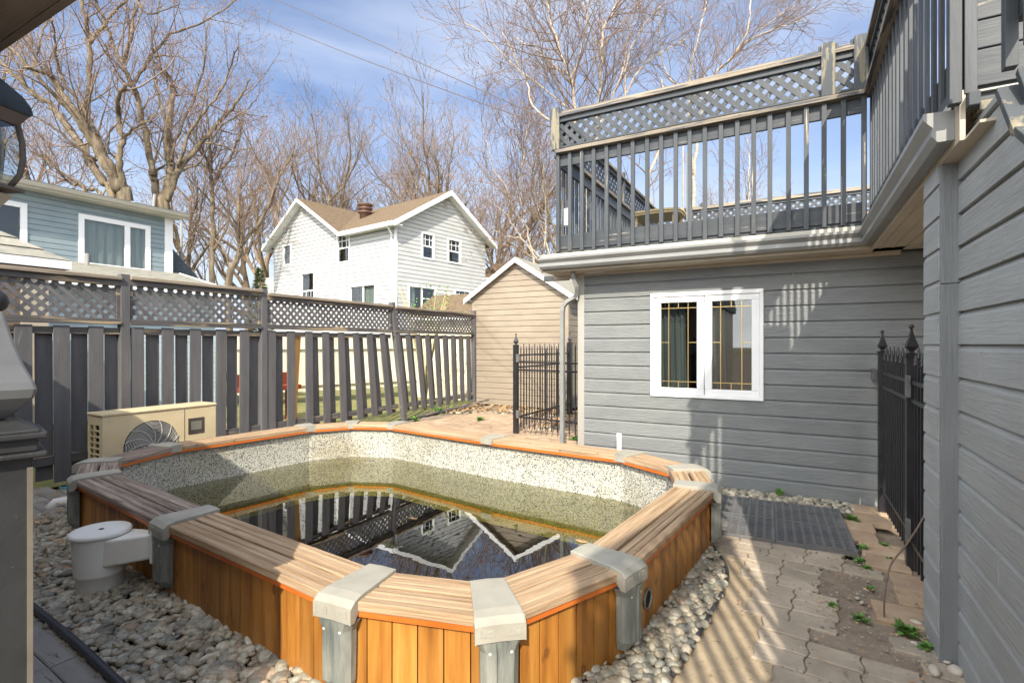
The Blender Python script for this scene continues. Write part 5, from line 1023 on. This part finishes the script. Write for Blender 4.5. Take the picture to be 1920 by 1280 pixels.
def spawn(tr,cr,pts,rad,L,lev,g,cfg,cnt=None):
    if lev>=cfg['max']:
        for k in range(cfg['bud']):
            i=g.randint(1,len(pts)-1); p=pts[i].lerp(pts[i-1],g.random()); s=cfg['bs']*g.uniform(.6,1.4); a=Vector((g.gauss(0,1),g.gauss(0,1),g.gauss(0,1)+.6)).normalized()*s; b=a.orthogonal().normalized()*s*.45
            cr.add([p,p+a*.5+b,p+a,p+a*.5-b],[(0,1,2,3)],1)
        return
    n=cnt if cnt is not None else cfg['n'][lev]
    for k in range(n):
        t=(.22+.78*(k+g.random())/n)*(len(pts)-1); t=min(t,len(pts)-1.001); i=int(t); p=pts[i].lerp(pts[i+1],t-i); d=(pts[i+1]-pts[i]).normalized(); rr=rad[i]+(rad[i+1]-rad[i])*(t-i)
        nl=cfg['len'][lev]*g.uniform(.65,1.25)*(1.1-.5*(k/n)); grow(tr,cr,p,child_dir(d,g,*cfg['ang']),nl,max(cfg['rmin'],min(rr*.6,cfg['r'][lev]*g.uniform(.7,1.2))),lev+1,g,cfg)
CF=dict(max=3,up=.16,jit=.16,bud=2,bs=.045,rmin=.0048,n=[0,4,3,0],len=[0,1.4,.8,0],r=[0,.02,.011,0],ang=(22,55))
def traced(name,label,cat,group,depth,limbs,bark,cfg,seed,rate=1.6,l1=2.0,extra=None,ground_at=None):
    g=random.Random(seed); tr=MB(); cr=MB(); base=None
    for li,(pts,w0,w1,dz) in enumerate(limbs):
        n=len(pts); P=[]; k=depth/FPX
        for i,(x,y) in enumerate(pts):
            t=i/(n-1); P.append(at(x,y,depth+dz*t+ .5*math.sin(i*1.3+li*2)*t))
        if li==0 or (ground_at and li in ground_at):
            P=[Vector((P[0].x,P[0].y,-.05))]+P
        sp=smooth(P,4); m=len(sp)
        for i_w in range(2,m): sp[i_w]=sp[i_w]+Vector((g.gauss(0,1),g.gauss(0,1),g.gauss(0,1)))*(.012+.0006*depth); rad=[(w0+(min(w1,w0*.45)-w0)*(i/(m-1)))*k/2*(1+.08*math.sin(i*1.9)) for i in range(m)]
        if base is None: base=Vector((sp[0].x,sp[0].y,-.05))
        tr.tube(sp,rad,8,0,True,True)
        L=sum((sp[i+1]-sp[i]).length for i in range(m-1)); vis=sp[len(sp)//4:] if li==0 else sp
        vr=rad[-len(vis):]
        cnt=max(3,int(L*rate)); c2=dict(cfg)
        # level 1 branches off the limb
        for q in range(cnt):
            t=(.12+.88*(q+g.random())/cnt)*(len(vis)-1); t=min(t,len(vis)-1.001); i=int(t); p=vis[i].lerp(vis[i+1],t-i); d=(vis[i+1]-vis[i]).normalized()
            if p.z<3.2: continue
            nl=l1*g.uniform(.5,1.3); grow(tr,cr,p,child_dir(d,g,25,65),nl,max(.012,min(vr[i]*.5,.035*g.uniform(.7,1.3))),1,g,cfg)
    root=thing(name,base,label,cat,group); tr.build('trunk',bark,root); cr.build('crown',['twig','bud'],root); return root
s=1/2.976
def cv(l,sc=s,ox=0,oy=0): return [(ox+x*sc,oy+y*sc) for x,y in l]
LA=[(cv([(700,1170),(660,1040),(580,880),(490,740),(430,650),(350,540),(310,460),(250,410),(120,375)]),30,4,-1.5),
 (cv([(640,1170),(560,1000),(480,860),(420,770),(350,670),(270,580),(160,500),(80,420),(0,340),(-60,260)]),17,6,1.5),
 (cv([(450,670),(470,600),(500,500),(500,300),(490,200),(480,110),(450,0),(440,-120)]),12,6,.5),
 (cv([(500,240),(560,160),(640,60),(700,0),(760,-90)]),8,3,1),
 (cv([(430,650),(340,570),(230,450),(80,290),(0,180)]),9,4,-1.0),
 (cv([(540,900),(400,790),(300,710),(220,660),(60,580)]),6,2,-2),
 (cv([(570,1150),(480,1060),(350,970),(270,900),(165,840)]),7,3,1),
 (cv([(480,1130),(400,1030),(335,965)]),7,4,0),
 (cv([(700,1100),(680,1000),(670,880),(680,760),(660,640),(660,560),(690,470)]),13,6,-1),
 (cv([(650,880),(600,840),(610,740),(660,690),(710,680)]),5,3,.6),
 (cv([(670,800),(720,740),(780,700),(850,660),(900,560)]),6,2,.6),
 (cv([(620,960),(560,780),(480,640),(430,560),(330,400),(300,250),(290,100)]),7,3,-1.5),
 (cv([(180,390),(215,260),(240,170),(300,60),(330,-40)]),5,2,.5)]
LB=[(cv([(915,1200),(930,1060),(950,930),(935,800),(940,700),(955,560),(970,500),(945,430),(900,405)]),22,5,.5),
 (cv([(880,1150),(855,1000),(850,940),(820,770),(790,660),(770,560),(740,470),(690,370),(650,290),(590,140),(530,0),(500,-100)]),14,4,-1),
 (cv([(690,370),(700,320),(735,180),(745,100),(770,0),(790,-120)]),8,4,.6),
 (cv([(750,460),(800,380),(890,260),(960,190),(1100,140),(1240,60),(1340,-20)]),7,2,1.5),
 (cv([(860,320),(940,310),(1060,350),(1110,430)]),3.5,1.5,.5),
 (cv([(930,1120),(1000,950),(1100,830),(1180,720),(1260,640),(1330,560),(1400,440)]),13,3,1.5),
 (cv([(1140,800),(1240,810),(1300,840),(1400,825)]),4,2,.6),
 (cv([(865,1010),(885,940),(965,910)]),6,4,.3),
 (cv([(990,930),(1060,740),(1150,620),(1230,500),(1290,360),(1330,260)]),6,2,-1),
 (cv([(950,900),(990,740),(1080,560),(1130,400),(1150,240),(1160,120)]),6,2,1),
 (cv([(940,740),(890,560),(860,420),(850,250),(880,100),(900,-50)]),5,2,1.2),
 (cv([(760,0),(820,80),(900,60),(1000,20)]),4,2,0),
 (cv([(1000,960),(1120,900),(1220,720),(1340,640),(1430,560)]),4,2,.4)]
traced('maple_tree','huge bare maple of spreading tan limbs, its trunk at the left above the blue roof','tree','big bare maples behind the blue house',21,LA,'bark',CF,11,rate=1.35,l1=2.4,ground_at=(1,6,7))
traced('maple_tree','huge bare maple with a sawn stub and upright limbs, right of the spreading one','tree','big bare maples behind the blue house',22.5,LB,'bark',CF,12,rate=1.4,l1=2.3,ground_at=(1,))
LC=[([(397,530),(398,430),(397,340),(388,300),(375,285),(365,250)],11,3,0),([(398,350),(415,318),(437,289),(450,250),(455,215)],6,2,.5),([(397,335),(393,270),(388,200),(392,150)],5,1.5,-.5),([(400,470),(428,420),(425,370),(418,330)],5,3,.3)]
traced('maple_tree','slender bare tree standing between the blue house and the stump topped tree','tree',None,24,LC,'bark',CF,13,rate=2.0,l1=1.9)
LD=[([(430,530),(443,490),(450,460),(445,430),(447,390),(450,352)],13,8,0),([(450,462),(475,433),(505,380),(522,336),(545,295),(552,270)],8,3,.6),([(450,462),(455,435),(472,426),(492,437),(510,450)],4,2,-.4),([(435,515),(420,470),(395,440)],4,2,0),([(450,352),(458,320),(470,270)],2.5,1,0)]
traced('maple_tree','bare tree with a snapped off trunk top and a long leaning limb','tree',None,23,LD,'bark',CF,14,rate=1.9,l1=1.8)
# birches behind the deck
LB1=[([(1100,380),(1085,300),(1077,210),(1071,150),(1049,94),(1034,37),(1018,-20)],9,4,0),([(1071,157),(1022,109),(1000,90),(960,70)],5,2,.6),([(1085,290),(1050,240),(1000,200),(985,150),(940,60)],5,2,-.6),([(1077,215),(1010,160),(950,110),(900,60),(860,40)],4,1.5,.8),([(1070,150),(1090,90),(1100,40),(1105,-10)],4,2,-.4)]
LB2=[([(1115,360),(1118,260),(1120,202),(1127,112),(1131,56),(1150,20),(1170,-20)],8,4,0),([(1127,112),(1110,60),(1095,10)],3.5,2,.4),([(1120,240),(1150,180),(1170,120),(1180,60),(1200,0)],5,2,.5),([(1172,190),(1176,112),(1200,60),(1240,10)],4,2,-.5),([(1160,200),(1200,130),(1240,100),(1290,70)],4,2,.6)]
LB3=[([(1300,400),(1302,320),(1310,250),(1318,200),(1334,154),(1352,128),(1375,105),(1405,75),(1450,56),(1490,42),(1517,37)],8,1.2,0),([(1300,330),(1290,200),(1300,100),(1320,20),(1330,-20)],5,2,.5),([(1375,105),(1400,60),(1410,0),(1425,-30)],4,2,-.3),([(1320,190),(1260,150),(1240,100),(1235,20)],4,2,.4),([(1240,430),(1215,360),(1232,292),(1250,240),(1240,150)],7,3,.3),([(1420,60),(1460,30),(1490,10)],3,1.5,0),([(1400,440),(1405,330),(1400,260)],3.5,1.5,1)]
CB=dict(CF); CB.update(ang=(20,50),up=.1,n=[0,4,4,0],len=[0,1.3,.8,0],rmin=.005,bud=1,bs=.05)
traced('birch_tree','white barked birch leaning left above the deck corner','tree',None,18,LB1,'birch',CB,21,rate=2.4,l1=2.0)
traced('birch_tree','white birch with twin upright stems behind the deck lattice','tree',None,19,LB2,'birch',CB,22,rate=2.4,l1=1.9)
traced('birch_tree','bare birch spreading right over the deck railing','tree',None,20,LB3,'birch',CB,23,rate=2.2,l1=1.9)
LB4=[([(1000,500),(990,440),(978,400),(975,340),(982,300),(985,260),(998,215),(1003,180)],4.5,1,0),([(985,420),(962,392),(950,350),(925,320),(918,280),(905,240),(902,210)],2.6,.7,.5),([(1010,490),(985,455),(962,425),(948,400),(915,372),(890,330)],3,.7,-.5),([(1034,490),(1022,440),(1012,400),(1004,340),(985,300),(968,250),(965,215)],3.6,.8,.5),([(1030,500),(1000,470),(978,448),(950,442),(925,430),(905,418)],3,.8,.3),([(1020,470),(1024,400),(1018,340),(1022,280),(1012,230)],3,.8,-.4)]
traced('birch_tree','thin white birch in the gap between the white house and the deck','tree',None,23,LB4,'birch',CB,24,rate=2.6,l1=2.0)
# background trees: three built, the rest copied
def generic(name,label,H,seed,bark='bark2'):
    g=random.Random(seed); tr=MB(); cr=MB(); cfg=dict(CF); cfg.update(max=3,n=[6,4,3,0],len=[2.6,1.6,1.0,0],r=[.06,.024,.011,0],up=.15,jit=.15,ang=(22,50),bud=2,bs=.06,rmin=.0065)
    p=Vector((0,0,0)); pts=[p]; d=Vector((g.uniform(-.08,.08),g.uniform(-.08,.08),1)).normalized()
    for k in range(7): d=(d+Vector((g.gauss(0,.09),g.gauss(0,.09),.1))).normalized(); pts.append(pts[-1]+d*H*.11)
    rad=[.24*(1-.11*k) for k in range(8)]; tr.tube(pts,rad,8,0,True,True)
    up=pts[2:]; ur=rad[2:]
    for k in range(10):
        t=min((k+g.random())/10*(len(up)-1),len(up)-1.001); i=int(t); q=up[i].lerp(up[i+1],t-i); grow(tr,cr,q,child_dir((up[i+1]-up[i]).normalized(),g,20,55),H*.36*g.uniform(.7,1.15),ur[i]*.75,0,g,cfg)
    root=thing(name,(0,0,-.05),label,'tree','bare trees along the back'); tr.build('trunk',bark,root); cr.build('crown',['twigdark','bud'],root); return root
protos=[generic('bare_tree','',13,31),generic('bare_tree','',14,32,'bark'),generic('bare_tree','',13,33)]
spots=[(760,42,225,0,'smaller bare tree glimpsed between two taller ones over the brown roof'),(600,42,225,2,'small bare tree in the gap over the valley of the brown roof'),(460,44,250,0,'faint bare tree behind the snapped trunk'),(905,44,220,0,'faint bare tree far behind the right edge of the white house'),(560,34,200,0,'bare tree left of the white house gable, reddish crown'),(640,36,235,1,'bare tree rising straight behind the white house chimney vent'),(712,37,215,2,'bare tree with crooked trunk behind the middle of the brown roof'),(800,35,182,1,'tallest bare tree directly above the right gable of the white house'),(868,36,188,0,'twin of the tallest one, just right of the white house gable'),(930,38,225,2,'bare tree between the white house gable and the birches'),(505,38,190,2,'bare tree far left of the white gable behind the leaning limb'),(340,40,220,1,'bare tree filling the sky between the maples and the slender tree'),(30,30,60,2,'bare tree behind the lantern at the far left'),(1040,36,250,1,'bare tree behind the leftmost birch'),(1450,40,300,2,'bare tree low behind the deck railing at right')]
for i,(px,D,ty,k,lab) in enumerate(spots):
    first=not any(s_[3]==k for s_ in spots[:i]); o=protos[k] if first else copy_tree(protos[k])
    q=at(px,640,D); zt=EYE+(645-ty)/FPX*D; o.location=(q.x,q.y,-.05); sc=zt/(15.2 if k==1 else 14.4); o.scale=(sc,sc,sc); o.rotation_euler=(0,0,i*1.7); o['label']=lab
# bare shrub by the white house and an evergreen
sb=thing('bare_shrub',at(795,640,13),'bare yellow stemmed shrub poking above the fence in front of the white house','shrub'); q=at(797,700,13); g=random.Random(9); mb=MB()
for k in range(26):
    a=g.uniform(0,6.28); d=Vector((math.cos(a)*.22,math.sin(a)*.22,1)); L=g.uniform(2.4,3.25); p=Vector((q.x,q.y,-.05)); pts=[p+d*(L*t)+Vector((math.cos(a),math.sin(a),0))*(-.12*math.sin(t*3)) for t in (0,.3,.6,.8,1)]; mb.tube(pts,[.016,.012,.01,.007,.004],4)
mb.build('stems',surf('yellow_stems',[(.4,.33,.14),(.5,.45,.25)],(3,3,3)),sb)
mb=MB()
for k in range(160):
    a=g.uniform(0,6.28); r_=g.uniform(.1,.75); z=g.uniform(1.9,3.1); c=Vector((q.x+math.cos(a)*r_,q.y+math.sin(a)*r_,z)); u=Vector((g.gauss(0,1),g.gauss(0,1),g.gauss(0,1))).normalized()*.03; v_=u.orthogonal()*.6; mb.add([c-u,c-v_,c+u,c+v_],[(0,1,2,3)])
mb.build('buds','leaf',sb)
ev=thing('evergreen_shrub',at(487,640,19),'small green conifer between the snapped tree and the white house','shrub'); q=at(487,640,19); mb=MB()
for k in range(1500):
    z=g.uniform(.3,4.4); r_=(4.6-z)*.2*g.uniform(.3,1.05); a=g.uniform(0,6.28); c=Vector((q.x+math.cos(a)*r_,q.y+math.sin(a)*r_,z)); u=Vector((math.cos(a),math.sin(a),g.uniform(-.2,.8)))*.13; v_=u.orthogonal().normalized()*.035; mb.add([c-v_,c+v_,c+u],[(0,1,2)])
mb.build('foliage',surf('conifer_green',[(.06,.09,.02),(.14,.15,.05)],(5,5,5)),ev); mb=MB(); mb.tube([(q.x,q.y,-.05),(q.x,q.y,4.2)],[.07,.02],6); mb.build('trunk','bark',ev)
for k in list(sk.keys()):
    pass
